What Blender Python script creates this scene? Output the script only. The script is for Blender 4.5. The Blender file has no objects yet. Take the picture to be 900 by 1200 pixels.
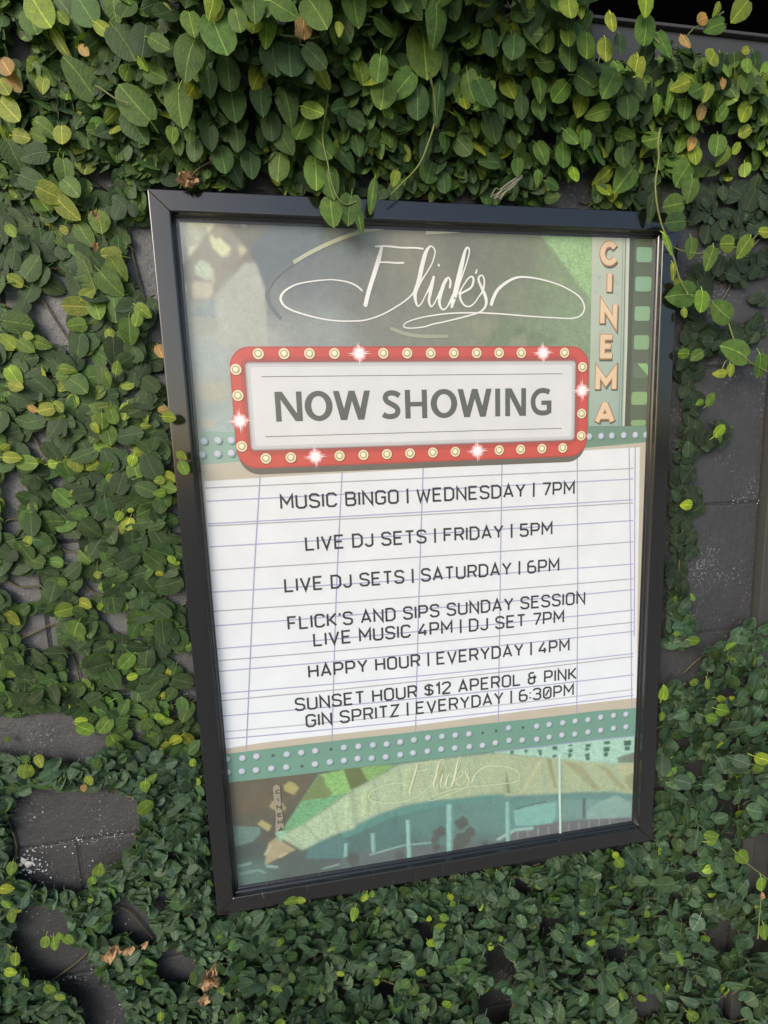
import bpy, bmesh, math, random
import numpy as np
from mathutils import Vector, Matrix, noise
random.seed(7); rng = np.random.default_rng(7)
scene = bpy.context.scene
COL = scene.collection

# ------------------------------------------------------------------ camera
# metres; the wall face is the plane y = 0, the viewer stands on the -y side, z up, the frame is centred on x = z = 0
F_PX = 491.769
CAM = Vector((-0.143279, -0.526114, 0.142659))
RM = ((0.98962, 0.037302, -0.138783), (-0.053357, 0.992067, -0.113824), (0.133436, 0.120047, 0.98376))
RIGHT = Vector((RM[0][0], RM[0][2], -RM[0][1]))
DOWN = Vector((RM[1][0], RM[1][2], -RM[1][1]))
FWD = Vector((RM[2][0], RM[2][2], -RM[2][1]))
cam_d = bpy.data.cameras.new('camera'); cam = bpy.data.objects.new('camera', cam_d); COL.objects.link(cam)
m = Matrix((RIGHT, -DOWN, -FWD)).transposed().to_4x4(); m.translation = CAM
cam.matrix_world = m
cam_d.sensor_fit = 'VERTICAL'; cam_d.sensor_height = 36.0; cam_d.lens = F_PX / 1200 * 36.0
cam_d.clip_start = 0.01; cam_d.clip_end = 500
scene.camera = cam

def wp(px, py, h=0.0):
    """point on the plane h metres in front of the wall that was measured at (px, py) in the photograph"""
    d = RIGHT * ((px - 450) / F_PX) + DOWN * ((py - 600) / F_PX) + FWD
    return CAM + d * ((-h - CAM.y) / d.y)
def proj(v):
    q = v - CAM; w = q.dot(FWD)
    return 450 + F_PX * q.dot(RIGHT) / w, 600 + F_PX * q.dot(DOWN) / w

# ------------------------------------------------------------------ daylight
SUN_EL, SUN_AZ = 32.0, -50.0        # azimuth from the viewer's back (-y) towards -x
world = bpy.data.worlds.new('World'); scene.world = world; world.use_nodes = True
nt = world.node_tree
sky = nt.nodes.new('ShaderNodeTexSky'); sky.sky_type = 'NISHITA'; sky.sun_disc = False
sky.sun_elevation = math.radians(SUN_EL)
sdir = Vector((math.sin(math.radians(SUN_AZ)) * math.cos(math.radians(SUN_EL)), -math.cos(math.radians(SUN_AZ)) * math.cos(math.radians(SUN_EL)), math.sin(math.radians(SUN_EL))))
sky.sun_rotation = math.atan2(sdir.x, sdir.y)
sky.air_density = 1.2; sky.dust_density = 3.0
bg = nt.nodes['Background']; bg.inputs['Strength'].default_value = 0.145
nt.links.new(sky.outputs[0], bg.inputs['Color'])
sun_d = bpy.data.lights.new('sun', 'SUN'); sun = bpy.data.objects.new('sun', sun_d); COL.objects.link(sun)
sun_d.energy = 1.2; sun_d.angle = math.radians(28); sun_d.color = (1.0, 0.97, 0.93)
sun.rotation_euler = sdir.to_track_quat('Z', 'Y').to_euler()
scene.view_settings.view_transform = 'Standard'; scene.view_settings.look = 'None'
scene.view_settings.exposure = 0.52; scene.view_settings.gamma = 1.0

# ------------------------------------------------------------------ helpers
def lin(c):
    return tuple(((v / 255) / 12.92 if v / 255 <= .04045 else ((v / 255 + .055) / 1.055) ** 2.4) for v in c)
def link(name, me, mat=None, parent=None):
    o = bpy.data.objects.new(name, me); COL.objects.link(o)
    if mat is not None and not me.materials: me.materials.append(mat)
    if parent is not None: o.parent = parent
    return o
def mesh_obj(name, verts, faces, mat=None, parent=None, smooth=False):
    me = bpy.data.meshes.new(name); me.from_pydata([tuple(v) for v in verts], [], faces); me.update()
    if smooth: me.polygons.foreach_set('use_smooth', [True] * len(me.polygons))
    return link(name, me, mat, parent)
def thing(name, label, cat, loc=(0, 0, 0), group=None):
    o = bpy.data.objects.new(name, None); COL.objects.link(o); o.location = loc; o.empty_display_size = .05
    o['label'] = label; o['category'] = cat
    if group: o['group'] = group
    return o
def adopt(o, parent):
    o.parent = parent; o.matrix_parent_inverse = Matrix.Translation(-Vector(parent.location))
    return o
def box_bm(x0, x1, y0, y1, z0, z1, bev=0.0, seg=2):
    bm = bmesh.new(); bmesh.ops.create_cube(bm, size=1)
    for v in bm.verts:
        v.co = Vector(((x0 + x1) / 2 + v.co.x * (x1 - x0), (y0 + y1) / 2 + v.co.y * (y1 - y0), (z0 + z1) / 2 + v.co.z * (z1 - z0)))
    if bev: bmesh.ops.bevel(bm, geom=list(bm.edges), offset=bev, segments=seg, affect='EDGES', profile=.5)
    return bm
def bm_obj(name, bm, mat, parent=None, smooth=False):
    me = bpy.data.meshes.new(name); bm.to_mesh(me); bm.free()
    if smooth: me.polygons.foreach_set('use_smooth', [True] * len(me.polygons))
    return link(name, me, mat, parent)
def tube(pts, rads, sides=5):
    vs, fs = [], []
    n = len(pts)
    for i, p in enumerate(pts):
        p = Vector(p); t = (Vector(pts[min(i + 1, n - 1)]) - Vector(pts[max(i - 1, 0)])).normalized()
        a = t.cross(Vector((0.13, 1, .07))).normalized(); b = t.cross(a)
        for k in range(sides):
            an = 2 * math.pi * k / sides
            vs.append(p + (a * math.cos(an) + b * math.sin(an)) * rads[i])
    for i in range(n - 1):
        for k in range(sides):
            k2 = (k + 1) % sides
            fs.append((i * sides + k, i * sides + k2, (i + 1) * sides + k2, (i + 1) * sides + k))
    fs.append(tuple(range(sides))); fs.append(tuple(range((n - 1) * sides, n * sides))[::-1])
    return vs, fs
def catmull(pts, k=6):
    P = [np.array(p, float) for p in pts]; P = [2 * P[0] - P[1]] + P + [2 * P[-1] - P[-2]]; out = []
    for i in range(1, len(P) - 2):
        for j in range(k):
            t = j / k
            out.append(.5 * ((2 * P[i]) + (P[i + 1] - P[i - 1]) * t + (2 * P[i - 1] - 5 * P[i] + 4 * P[i + 1] - P[i + 2]) * t * t + (3 * P[i] - P[i - 1] - 3 * P[i + 1] + P[i + 2]) * t ** 3))
    out.append(P[-2]); return out

class NT:
    def __init__(s, name):
        s.m = bpy.data.materials.new(name); s.m.use_nodes = True; s.t = s.m.node_tree; s.b = s.t.nodes['Principled BSDF']
    def n(s, typ, **kw):
        nd = s.t.nodes.new(typ)
        for k, v in kw.items():
            if k.startswith('i_'):
                key = k[2:]; key = int(key) if key.isdigit() else key
                if isinstance(v, bpy.types.NodeSocket): s.t.links.new(v, nd.inputs[key])
                else: nd.inputs[key].default_value = v
            else: setattr(nd, k, v)
        return nd
    def l(s, a, b): s.t.links.new(a, b)
    def math(s, op, a, b=0.0, c=0.0):
        nd = s.t.nodes.new('ShaderNodeMath'); nd.operation = op
        for i, v in enumerate((a, b, c)):
            if isinstance(v, bpy.types.NodeSocket): s.t.links.new(v, nd.inputs[i])
            else: nd.inputs[i].default_value = v
        return nd.outputs[0]
    def mix(s, fac, a, b, mode='MIX'):
        nd = s.t.nodes.new('ShaderNodeMix'); nd.data_type = 'RGBA'; nd.blend_type = mode
        for k, v in ((0, fac), (6, a), (7, b)):
            if isinstance(v, bpy.types.NodeSocket): s.t.links.new(v, nd.inputs[k])
            elif k == 0: nd.inputs[0].default_value = v
            else: nd.inputs[k].default_value = (*v, 1) if len(v) == 3 else v
        return nd.outputs[2]
    def noise(s, scale, detail=3, rough=.5, vec=None):
        nd = s.t.nodes.new('ShaderNodeTexNoise'); nd.inputs['Scale'].default_value = scale; nd.inputs['Detail'].default_value = detail; nd.inputs['Roughness'].default_value = rough
        if vec is not None: s.t.links.new(vec, nd.inputs['Vector'])
        return nd.outputs['Fac']
    def ramp(s, fac, lo, hi):
        nd = s.t.nodes.new('ShaderNodeMapRange'); s.t.links.new(fac, nd.inputs[0]); nd.inputs[1].default_value = lo; nd.inputs[2].default_value = hi; nd.clamp = True
        return nd.outputs[0]
    def bump(s, height, strength, dist):
        nd = s.t.nodes.new('ShaderNodeBump'); nd.inputs['Strength'].default_value = strength; nd.inputs['Distance'].default_value = dist
        s.t.links.new(height, nd.inputs['Height']); return nd.outputs[0]

def mat_wall():
    t = NT('painted_blockwork'); geo = t.n('ShaderNodeNewGeometry').outputs['Position']
    big = t.noise(9, 4, .6, geo); fine = t.noise(420, 4, .65, geo); mid = t.noise(95, 3, .6, geo)
    base = t.mix(t.ramp(big, .3, .7), (.036, .036, .039), (.052, .052, .055))
    # upper left lightened: daylight painted into the colour along with faded paint, ragged edge
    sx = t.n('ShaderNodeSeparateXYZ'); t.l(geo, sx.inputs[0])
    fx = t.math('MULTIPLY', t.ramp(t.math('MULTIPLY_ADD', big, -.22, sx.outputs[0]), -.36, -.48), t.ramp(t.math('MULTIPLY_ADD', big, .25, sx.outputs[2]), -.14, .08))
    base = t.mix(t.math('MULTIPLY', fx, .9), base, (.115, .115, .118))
    pits = t.ramp(t.noise(330, 3, .6, geo), .40, .30); base = t.mix(t.math('MULTIPLY', pits, .7), base, (.018, .018, .018))
    # worn specks where the paint has gone chalky
    sp = t.ramp(t.math('MULTIPLY', t.noise(260, 2, .5, geo), t.math('ADD', t.noise(14, 3, .6, geo), .5)), .65, .73)
    base = t.mix(t.math('MULTIPLY', sp, .5), base, (.26, .26, .27))
    grain = t.ramp(t.noise(750, 3, .7, geo), .3, .7); base = t.mix(1.0, base, t.mix(grain, (.58, .58, .58), (1.45, 1.45, 1.45)), 'MULTIPLY')
    t.l(base, t.b.inputs['Base Color'])
    t.l(t.math('ADD', t.math('MULTIPLY', mid, .2), .44), t.b.inputs['Roughness']); t.b.inputs['Specular IOR Level'].default_value = .6
    hgt = t.math('ADD', t.math('MULTIPLY', fine, .5), t.math('MULTIPLY', mid, 1.0))
    t.l(t.bump(hgt, .8, .0019), t.b.inputs['Normal'])
    return t.m
def mat_simple(name, col, rough=.5, spec=.5, nscale=60, namp=.25, bump=0.0, bd=.001, metal=0.0):
    t = NT(name); geo = t.n('ShaderNodeNewGeometry').outputs['Position']
    f = t.noise(nscale, 4, .6, geo)
    t.l(t.mix(f, tuple(c * (1 - namp) for c in col), tuple(c * (1 + namp) for c in col)), t.b.inputs['Base Color'])
    t.l(t.math('ADD', t.math('MULTIPLY', t.noise(nscale * 2.3, 3, .6, geo), .16), rough - .08), t.b.inputs['Roughness'])
    t.b.inputs['Specular IOR Level'].default_value = spec; t.b.inputs['Metallic'].default_value = metal
    if bump: t.l(t.bump(f, bump, bd), t.b.inputs['Normal'])
    return t.m
def mat_frame():
    t = NT('satin_black_aluminium'); geo = t.n('ShaderNodeNewGeometry').outputs['Position']
    sep = t.n('ShaderNodeSeparateXYZ'); t.l(geo, sep.inputs[0])
    # scratches and scuffs, more of them towards the lower left corner
    mp = t.n('ShaderNodeMapping'); t.l(geo, mp.inputs[0]); mp.inputs['Rotation'].default_value = (0, .5, 0); mp.inputs['Scale'].default_value = (420, 90, 26)
    sc = t.ramp(t.noise(1.0, 3, .6, mp.outputs[0]), .665, .70)
    wear = t.ramp(t.math('MULTIPLY_ADD', sep.outputs[2], -1.3, t.math('MULTIPLY', sep.outputs[0], -1.0)), .42, .85)
    dust = t.ramp(t.noise(700, 2, .5, geo), .70, .76)
    f = t.math('ADD', t.math('MULTIPLY', t.math('MULTIPLY', sc, wear), .4), t.math('MULTIPLY', dust, .12))
    t.l(t.mix(f, (.006, .006, .0062), (.20, .19, .18)), t.b.inputs['Base Color'])
    t.b.inputs['Specular IOR Level'].default_value = .95
    t.l(t.math('ADD', t.math('MULTIPLY', t.noise(30, 4, .6, geo), .10), .10), t.b.inputs['Roughness'])
    t.l(t.bump(t.noise(900, 2, .5, geo), .12, .0002), t.b.inputs['Normal'])
    return t.m
def mat_print():
    t = NT('printed_paper'); geo = t.n('ShaderNodeNewGeometry').outputs['Position']
    at = t.n('ShaderNodeAttribute', attribute_name='ink').outputs['Color']
    g = t.ramp(t.noise(1500, 2, .7, geo), .25, .75)
    w = t.ramp(t.noise(26, 4, .6, geo), .3, .7)
    c = t.mix(1.0, at, t.mix(g, (.93, .93, .93), (1.06, 1.06, 1.06)), 'MULTIPLY')
    c = t.mix(1.0, c, t.mix(w, (.965, .965, .965), (1.03, 1.03, 1.03)), 'MULTIPLY')
    t.l(c, t.b.inputs['Base Color']); t.b.inputs['Roughness'].default_value = .6; t.b.inputs['Specular IOR Level'].default_value = .25
    t.l(t.bump(t.noise(6, 2, .5, geo), .25, .002), t.b.inputs['Normal'])
    return t.m
def mat_cover():
    t = NT('clear_pvc_sheet'); tr = t.n('ShaderNodeBsdfTransparent'); gl = t.n('ShaderNodeBsdfGlossy')
    tr.inputs[0].default_value = (.97, .975, .97, 1); gl.inputs['Roughness'].default_value = .28
    geo = t.n('ShaderNodeNewGeometry').outputs['Position']
    t.l(t.bump(t.noise(5, 3, .5, geo), .3, .004), gl.inputs['Normal'])
    lw = t.n('ShaderNodeLayerWeight'); lw.inputs[0].default_value = .5      # Schlick, the same from both sides of the sheet
    fr = t.math('MULTIPLY_ADD', t.math('POWER', lw.outputs['Facing'], 5.0), .9, .06)
    mx = t.n('ShaderNodeMixShader'); t.l(fr, mx.inputs[0]); t.l(tr.outputs[0], mx.inputs[1]); t.l(gl.outputs[0], mx.inputs[2])
    t.l(mx.outputs[0], t.t.nodes['Material Output'].inputs['Surface'])
    return t.m
def mat_leaf(per_object):
    t = NT('fig_leaf' if per_object else 'fig_foliage')
    if per_object: tint = t.n('ShaderNodeObjectInfo').outputs['Color']
    else: tint = t.n('ShaderNodeAttribute', attribute_name='tint').outputs['Color']
    uv = t.n('ShaderNodeUVMap').outputs[0]; sp = t.n('ShaderNodeSeparateXYZ'); t.l(uv, sp.inputs[0])
    u = t.math('ABSOLUTE', t.math('SUBTRACT', sp.outputs[0], .5)); v = sp.outputs[1]
    mid = t.math('SUBTRACT', 1.0, t.ramp(u, .006, .028))
    # side veins leave the midrib at a slant and run to the margin
    ph = t.math('SUBTRACT', t.math('MULTIPLY', v, 7.0), t.math('MULTIPLY', u, 5.5))
    tri = t.math('ABSOLUTE', t.math('SUBTRACT', t.math('FRACT', ph), .5))
    side = t.math('SUBTRACT', 1.0, t.ramp(tri, .0, .13))
    side = t.math('MULTIPLY', side, t.ramp(u, .46, .2))
    geo = t.n('ShaderNodeNewGeometry').outputs['Position']
    n1 = t.noise(130, 3, .6, geo); n2 = t.noise(700, 3, .6, geo)
    c = t.mix(1.0, tint, t.mix(t.ramp(n1, .3, .7), (.72, .76, .74), (1.25, 1.2, 1.2)), 'MULTIPLY')
    c = t.mix(1.0, c, t.mix(t.ramp(n2, .3, .7), (.78, .80, .80), (1.22, 1.18, 1.18)), 'MULTIPLY')
    lighter = t.mix(1.0, c, (2.9, 2.4, 2.6), 'MULTIPLY')
    c = t.mix(t.math('MULTIPLY', mid, .9), c, lighter); c = t.mix(t.math('MULTIPLY', side, .07), c, lighter)
    spots = t.ramp(t.noise(210, 2, .5, geo), .71, .76)
    c = t.mix(t.math('MULTIPLY', spots, .35), c, (.16, .13, .06))
    t.l(c, t.b.inputs['Base Color'])
    t.l(t.math('ADD', t.math('MULTIPLY', n1, .25), .46), t.b.inputs['Roughness']); t.b.inputs['Specular IOR Level'].default_value = .32
    h = t.math('SUBTRACT', t.math('MULTIPLY', tri, .20), t.math('MULTIPLY', mid, .15))
    h = t.math('ADD', h, t.math('MULTIPLY', n2, .6))
    bp = t.bump(h, .8, .0011); t.l(bp, t.b.inputs['Normal'])
    tl = t.n('ShaderNodeBsdfTranslucent'); t.l(t.mix(1.0, c, (1.4, 1.7, .6), 'MULTIPLY'), tl.inputs[0])
    mx = t.n('ShaderNodeMixShader'); mx.inputs[0].default_value = .24
    t.l(t.b.outputs[0], mx.inputs[1]); t.l(tl.outputs[0], mx.inputs[2]); t.l(mx.outputs[0], t.t.nodes['Material Output'].inputs['Surface'])
    return t.m

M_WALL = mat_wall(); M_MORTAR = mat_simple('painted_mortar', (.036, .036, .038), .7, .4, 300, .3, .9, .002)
M_FRAME = mat_frame(); M_PRINT = mat_print(); M_COVER = mat_cover()
M_LEAFO = mat_leaf(True); M_LEAFA = mat_leaf(False)
M_STEEL = mat_simple('dark_grey_painted_steel', (.05, .049, .047), .42, .5, 40, .12, .15)
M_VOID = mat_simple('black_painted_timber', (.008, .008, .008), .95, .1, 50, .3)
M_STEM = mat_simple('fig_stem_bark', (.10, .085, .04), .7, .3, 400, .35, .5, .0005)
M_GREENSTEM = mat_simple('green_fig_shoot', (.17, .20, .06), .55, .35, 300, .25)
M_DRY = mat_simple('withered_leaf_tissue', (.36, .23, .12), .75, .2, 260, .5, .6, .001)
M_ROOT = mat_simple('dry_pale_rootlet', (.38, .36, .30), .8, .2, 300, .3)
M_GROUND = mat_simple('concrete_paving', (.26, .25, .235), .85, .3, 12, .2, .5, .003)
M_CHIP = mat_simple('bare_plaster_chips', (.55, .54, .53), .85, .2, 300, .25, .5, .0005)

# ------------------------------------------------------------------ setting: ground, block wall, head channel, recess above, door frame
GZ = -1.42
g = mesh_obj('ground', [(-40, -60, GZ), (40, -60, GZ), (40, .3, GZ), (-40, .3, GZ)], [(0, 1, 2, 3)], M_GROUND); g['kind'] = 'structure'
WX0, WX1 = -2.6, .4795
wall = thing('block_wall', 'charcoal painted concrete block wall behind the poster frame and the climbing fig', 'wall', (0, 0, GZ))
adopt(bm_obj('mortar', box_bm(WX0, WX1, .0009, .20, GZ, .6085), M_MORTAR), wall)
COURSE, BL = .19, .39
z = .064; z -= COURSE * math.ceil((z - GZ) / COURSE)
row = 0; k_rows = []
while z < .64:
    k_rows.append((max(z, GZ), min(z + COURSE, .6085))); z += COURSE
vj = -.4762  # a joint seen low on the left
zj = -.3345
for ri, (z0, z1) in enumerate(k_rows):
    ref_row = [i for i, (a, b) in enumerate(k_rows) if a <= zj - .05 <= b][0]
    off = 0 if (ri - ref_row) % 2 == 0 else BL / 2
    x = vj + off - BL * 8
    while x < WX1:
        a, b = max(x, WX0), min(x + BL, WX1)
        if b - a > .03:
            bm = box_bm(a + .0022, b - .0022, random.uniform(-.0003, .0003), .12, z0 + .0022, z1 - .0022, .0012, 2)
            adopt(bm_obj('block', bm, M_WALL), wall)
        x += BL
# paint knocked off the blocks: crumbs of bare plaster round the chipped patch low on the left and strewn over the wall
vs, fs = [], []
def chip(c, r):
    n = random.randint(4, 6); b = len(vs); a0 = random.random() * 6
    ring = []
    for i in range(n):
        a = a0 + i * 2 * math.pi / n; rr = r * random.uniform(.5, 1.2)
        ring.append(c + Vector((rr * math.cos(a), 0, rr * math.sin(a))))
    vs.extend(ring); vs.append(c + Vector((0, -.0012 * min(1, r / .002), 0)))
    for i in range(n): fs.append((b + i, b + (i + 1) % n, b + n))
for _ in range(75):
    q = random.gauss(0, 1)
    chip(wp(30 + abs(random.gauss(0, 12)) * random.choice((-.6, 1, 1)), 1012 + random.gauss(0, 7) + 4 * q, .0006), random.uniform(.0004, .0022))
chip(wp(27, 1009, .001), .006); chip(wp(33, 1013, .001), .005); chip(wp(24, 1014, .001), .004)
for _ in range(130):
    chip(wp(random.uniform(0, 165), random.uniform(910, 1200), .0006), random.choice((.0004, .0005, .0006, .0007, .0013)))
for (x0, y0, x1, y1, n) in ((35, 996, 150, 978, 50), (85, 985, 140, 978, 30), (30, 1152, 112, 1142, 40), (798, 368, 812, 352, 16), (792, 410, 830, 414, 14), (200, 812, 223, 809, 16), (860, 588, 895, 585, 14)):
    for _ in range(n):
        t = random.random(); chip(wp(x0 + (x1 - x0) * t + random.gauss(0, 2), y0 + (y1 - y0) * t + random.gauss(0, 3), .0008), random.uniform(.0003, .0012))
o = mesh_obj('paint_chips', vs, fs, M_CHIP); adopt(o, wall); o['kind'] = 'stuff'

chn = thing('steel_channel', 'dark grey steel channel capping the block wall at the upper right', 'steel beam', (-.5, 0, .61))
bm = box_bm(WX0, 1.4, -.004, .10, .6125, .6505, .0015)
adopt(bm_obj('web', bm, M_STEEL), chn)
for zz in (.6105, .6530): adopt(bm_obj('lip', box_bm(WX0, 1.4, -.0085, .0995, zz - .0018, zz + .0018, .0006), M_STEEL), chn)
so = thing('timber_soffit', 'black boarded soffit in shadow above the steel channel', 'soffit', (0, .3, .9))
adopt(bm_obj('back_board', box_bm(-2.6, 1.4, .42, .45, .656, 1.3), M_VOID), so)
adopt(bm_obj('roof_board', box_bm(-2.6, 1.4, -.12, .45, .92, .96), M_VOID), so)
df = thing('door_frame', 'black metal door frame upright at the right edge of the wall', 'door frame', (.49, 0, GZ))
adopt(bm_obj('jamb', box_bm(.4815, .503, -.010, .1, GZ, .6075, .0012), M_STEEL), df)
adopt(bm_obj('stop', box_bm(.5055, .54, -.002, .1, GZ, .6075, .001), M_STEEL), df)
adopt(bm_obj('door_leaf', box_bm(.5425, 1.38, .012, .06, GZ, .6075, .001), M_STEEL), df)

# ------------------------------------------------------------------ poster frame
W, H, FACE = .627, .8745, .018
fr = thing('poster_frame', 'black snap poster frame holding the illustrated now showing programme', 'poster frame', (0, -.009, 0))
prof = [(0, 0), (0, .0172), (.0009, FACE), (.0205, FACE), (.0218, .0172), (.0222, .0125), (.0236, .0112), (.0246, .0086), (.0262, .0080), (.0266, .0060), (.0266, .002), (.012, .001)]
def rail(corners):
    (ax, az), (bx, bz), (inx, inz), along = corners
    vs, fs = [], []
    g_ = .00022
    for (u, h) in prof:
        p = Vector((ax, -h, az)) + Vector((inx, 0, inz)) * u + Vector((along[0], 0, along[1])) * (u + g_)
        q = Vector((bx, -h, bz)) + Vector((inx, 0, inz)) * u - Vector((along[0], 0, along[1])) * (u + g_)
        vs += [p, q]
    n = len(prof)
    for i in range(n):
        j = (i + 1) % n; fs.append((2 * i, 2 * i + 1, 2 * j + 1, 2 * j))
    fs.append(tuple(2 * i for i in range(n))[::-1]); fs.append(tuple(2 * i + 1 for i in range(n)))
    return vs, fs
hw, hh = W / 2, H / 2
for c in (((-hw, hh), (hw, hh), (0, -1), (1, 0)), ((hw, -hh), (-hw, -hh), (0, 1), (-1, 0)), ((-hw, -hh), (-hw, hh), (1, 0), (0, 1)), ((hw, hh), (hw, -hh), (-1, 0), (0, -1))):
    v_, f_ = rail(c); o = mesh_obj('frame_rail', v_, f_, M_FRAME)
    bm = bmesh.new(); bm.from_mesh(o.data); bmesh.ops.recalc_face_normals(bm, faces=bm.faces); bm.to_mesh(o.data); bm.free()
    md = o.modifiers.new('bevel', 'BEVEL'); md.width = .0006; md.segments = 2; md.limit_method = 'ANGLE'; md.angle_limit = math.radians(20)
    adopt(o, fr)
adopt(bm_obj('backing_board', box_bm(-.2905, .2905, -.0062, -.0015, -.4142, .4142), M_VOID), fr)

# ---- the printed sheet
PH = .0068
def P(px, py):
    v = wp(px, py, .0075); return (v.x, v.z)
def crop(ox, oy, s, pts): return [P(ox + a / s, oy + b / s) for a, b in pts]
def clampP(p): return (max(-.2895, min(.2895, p[0])), max(-.4125, min(.4125, p[1])))
def prn(name, polys, layer, parent='poster'):
    """flat ink on the sheet: polys = [(points (x, z), rgb or list of rgb per point)]"""
    vs, fs, cs = [], [], []
    for item in polys:
        pts, rgb = item[0], item[1]; lay = layer + (item[2] if len(item) > 2 else 0)
        b = len(vs); y = -(PH + (lay + (len(fs) % 23) * .04) * .00005)
        for p in pts:
            q = clampP(p); vs.append((q[0], y, q[1]))
        fs.append(tuple(range(b, b + len(pts))))
        if isinstance(rgb, list): cs += [lin(c) for c in rgb]
        else: cs += [lin(rgb)] * len(pts)
    me = bpy.data.meshes.new(name); me.from_pydata(vs, [], fs); me.update()
    ca = me.color_attributes.new('ink', 'FLOAT_COLOR', 'POINT')
    ca.data.foreach_set('color', np.array([(*c, 1) for c in cs], np.float32).ravel())
    o = link(name, me, M_PRINT)
    if parent == 'poster': o.parent = POSTER
    else: adopt(o, fr)
    return o
# base sheet: soft cloudy artwork, colours sampled with the cover's sky haze in them and blended
CP = [(225,275,160,163,148),(250,300,122,124,116),(235,340,120,125,125),(220,370,146,148,136),(280,290,118,112,100),(270,360,148,150,143),(300,270,102,102,95),(330,300,92,100,103),(310,350,112,116,116),(240,420,140,150,150),(300,400,140,144,140),(280,380,150,152,144),(350,330,104,108,109),(400,300,102,108,108),(380,390,128,134,132),(430,340,105,106,100),(470,290,122,120,106),(450,370,114,115,106),(500,320,114,113,100),(540,290,104,104,94),(560,340,106,109,95),(600,300,106,109,93),(560,390,118,121,106),(620,350,112,119,101),(640,390,114,128,104),(680,390,116,132,106),(660,320,116,129,102),(230,480,128,139,140),(245,460,142,146,140),(260,500,142,154,154),(700,300,130,150,115),
 (290,940,98,95,82),(330,920,102,97,84),(280,900,100,97,84),(290,1000,76,88,86),(290,1025,96,122,116),(350,1015,88,100,98),(400,1010,88,98,98),(330,980,92,90,80),(450,975,88,122,120),(420,990,86,116,114),(500,960,92,130,126),(560,965,100,135,130),(600,950,98,140,136),(650,955,112,148,144),(700,955,112,150,146),(735,950,118,152,148),(480,1000,88,110,112),(560,990,92,112,112),(650,975,104,122,124),(735,962,110,118,120),(700,880,150,190,176)]
CPw = np.array([(*P(a, b), *lin(tuple(min(235, v * (1.2 if b < 520 else 1.06)) for v in (r_, g_, b_)))) for a, b, r_, g_, b_ in CP])  # upper inks lifted further, so the reflected haze sits in the ink
nx, nz = 363, 517
xs = np.linspace(-.2905, .2905, nx); zs = np.linspace(.4138, -.4138, nz)
def blend_grid():
    xa, za = np.linspace(-.2905, .2905, 73), np.linspace(.4138, -.4138, 104)
    Xc, Zc = np.meshgrid(xa, za); Xc = Xc.ravel(); Zc = Zc.ravel()
    d2 = (Xc[:, None] - CPw[None, :, 0]) ** 2 + (Zc[:, None] - CPw[None, :, 1]) ** 2
    wgt = 1 / (d2 + .0002) ** 1.7; c = ((wgt @ CPw[:, 2:]) / wgt.sum(1)[:, None]).reshape(104, 73, 3)
    fx = np.interp(xs, xa, np.arange(73)); fz = np.interp(-zs, -za, np.arange(104))
    ix = np.minimum(fx.astype(int), 71); iz = np.minimum(fz.astype(int), 102); tx = (fx - ix)[None, :, None]; tz = (fz - iz)[:, None, None]
    g = lambda a, b: c[np.ix_(iz + a, ix + b)]
    return (g(0, 0) * (1 - tx) + g(0, 1) * tx) * (1 - tz) + (g(1, 0) * (1 - tx) + g(1, 1) * tx) * tz
INKS = blend_grid(); STEP = xs[1] - xs[0]
def paint(polys, blur=1.6, strength=1.0, gain=1.0):
    """soft ink areas of the illustration; blur in mm"""
    for it in polys:
        pts = np.array([clampP(p) for p in it[0]]); c = it[1]
        c = np.mean([lin(q) for q in c], 0) if isinstance(c, list) else np.array(lin(tuple(min(238, v * gain) for v in c)))
        pad = max(3, int(blur * .001 / STEP * 3) + 2)
        i0 = max(0, int((pts[:, 0].min() - xs[0]) / STEP) - pad); i1 = min(nx, int((pts[:, 0].max() - xs[0]) / STEP) + pad + 2)
        j0 = max(0, int((zs[0] - pts[:, 1].max()) / STEP) - pad); j1 = min(nz, int((zs[0] - pts[:, 1].min()) / STEP) + pad + 2)
        msk = np.zeros((j1 - j0, i1 - i0)); n = len(pts)
        for ox in (-.33, 0, .33):
            for oz in (-.33, 0, .33):
                Xg, Zg = np.meshgrid(xs[i0:i1] + ox * STEP, zs[j0:j1] + oz * STEP); ins = np.zeros(Xg.shape, bool)
                for k in range(n):
                    xa, za = pts[k]; xb, zb_ = pts[k - 1]
                    if za == zb_: continue
                    ins ^= ((za > Zg) != (zb_ > Zg)) & (Xg < (xb - xa) * (Zg - za) / (zb_ - za) + xa)
                msk += ins / 9
        sg = blur * .001 / STEP
        if sg > .25:
            R_ = int(3 * sg) + 1; kr = np.exp(-np.arange(-R_, R_ + 1) ** 2 / (2 * sg * sg)); kr /= kr.sum()
            mp_ = np.pad(msk, R_, mode='edge')
            mp_ = sum(kr[q] * mp_[q:q + msk.shape[0], :] for q in range(2 * R_ + 1)); msk = sum(kr[q] * mp_[:, q:q + msk.shape[1]] for q in range(2 * R_ + 1))
        m3 = (msk * strength)[:, :, None]; INKS[j0:j1, i0:i1] = INKS[j0:j1, i0:i1] * (1 - m3) + c * m3
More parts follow.
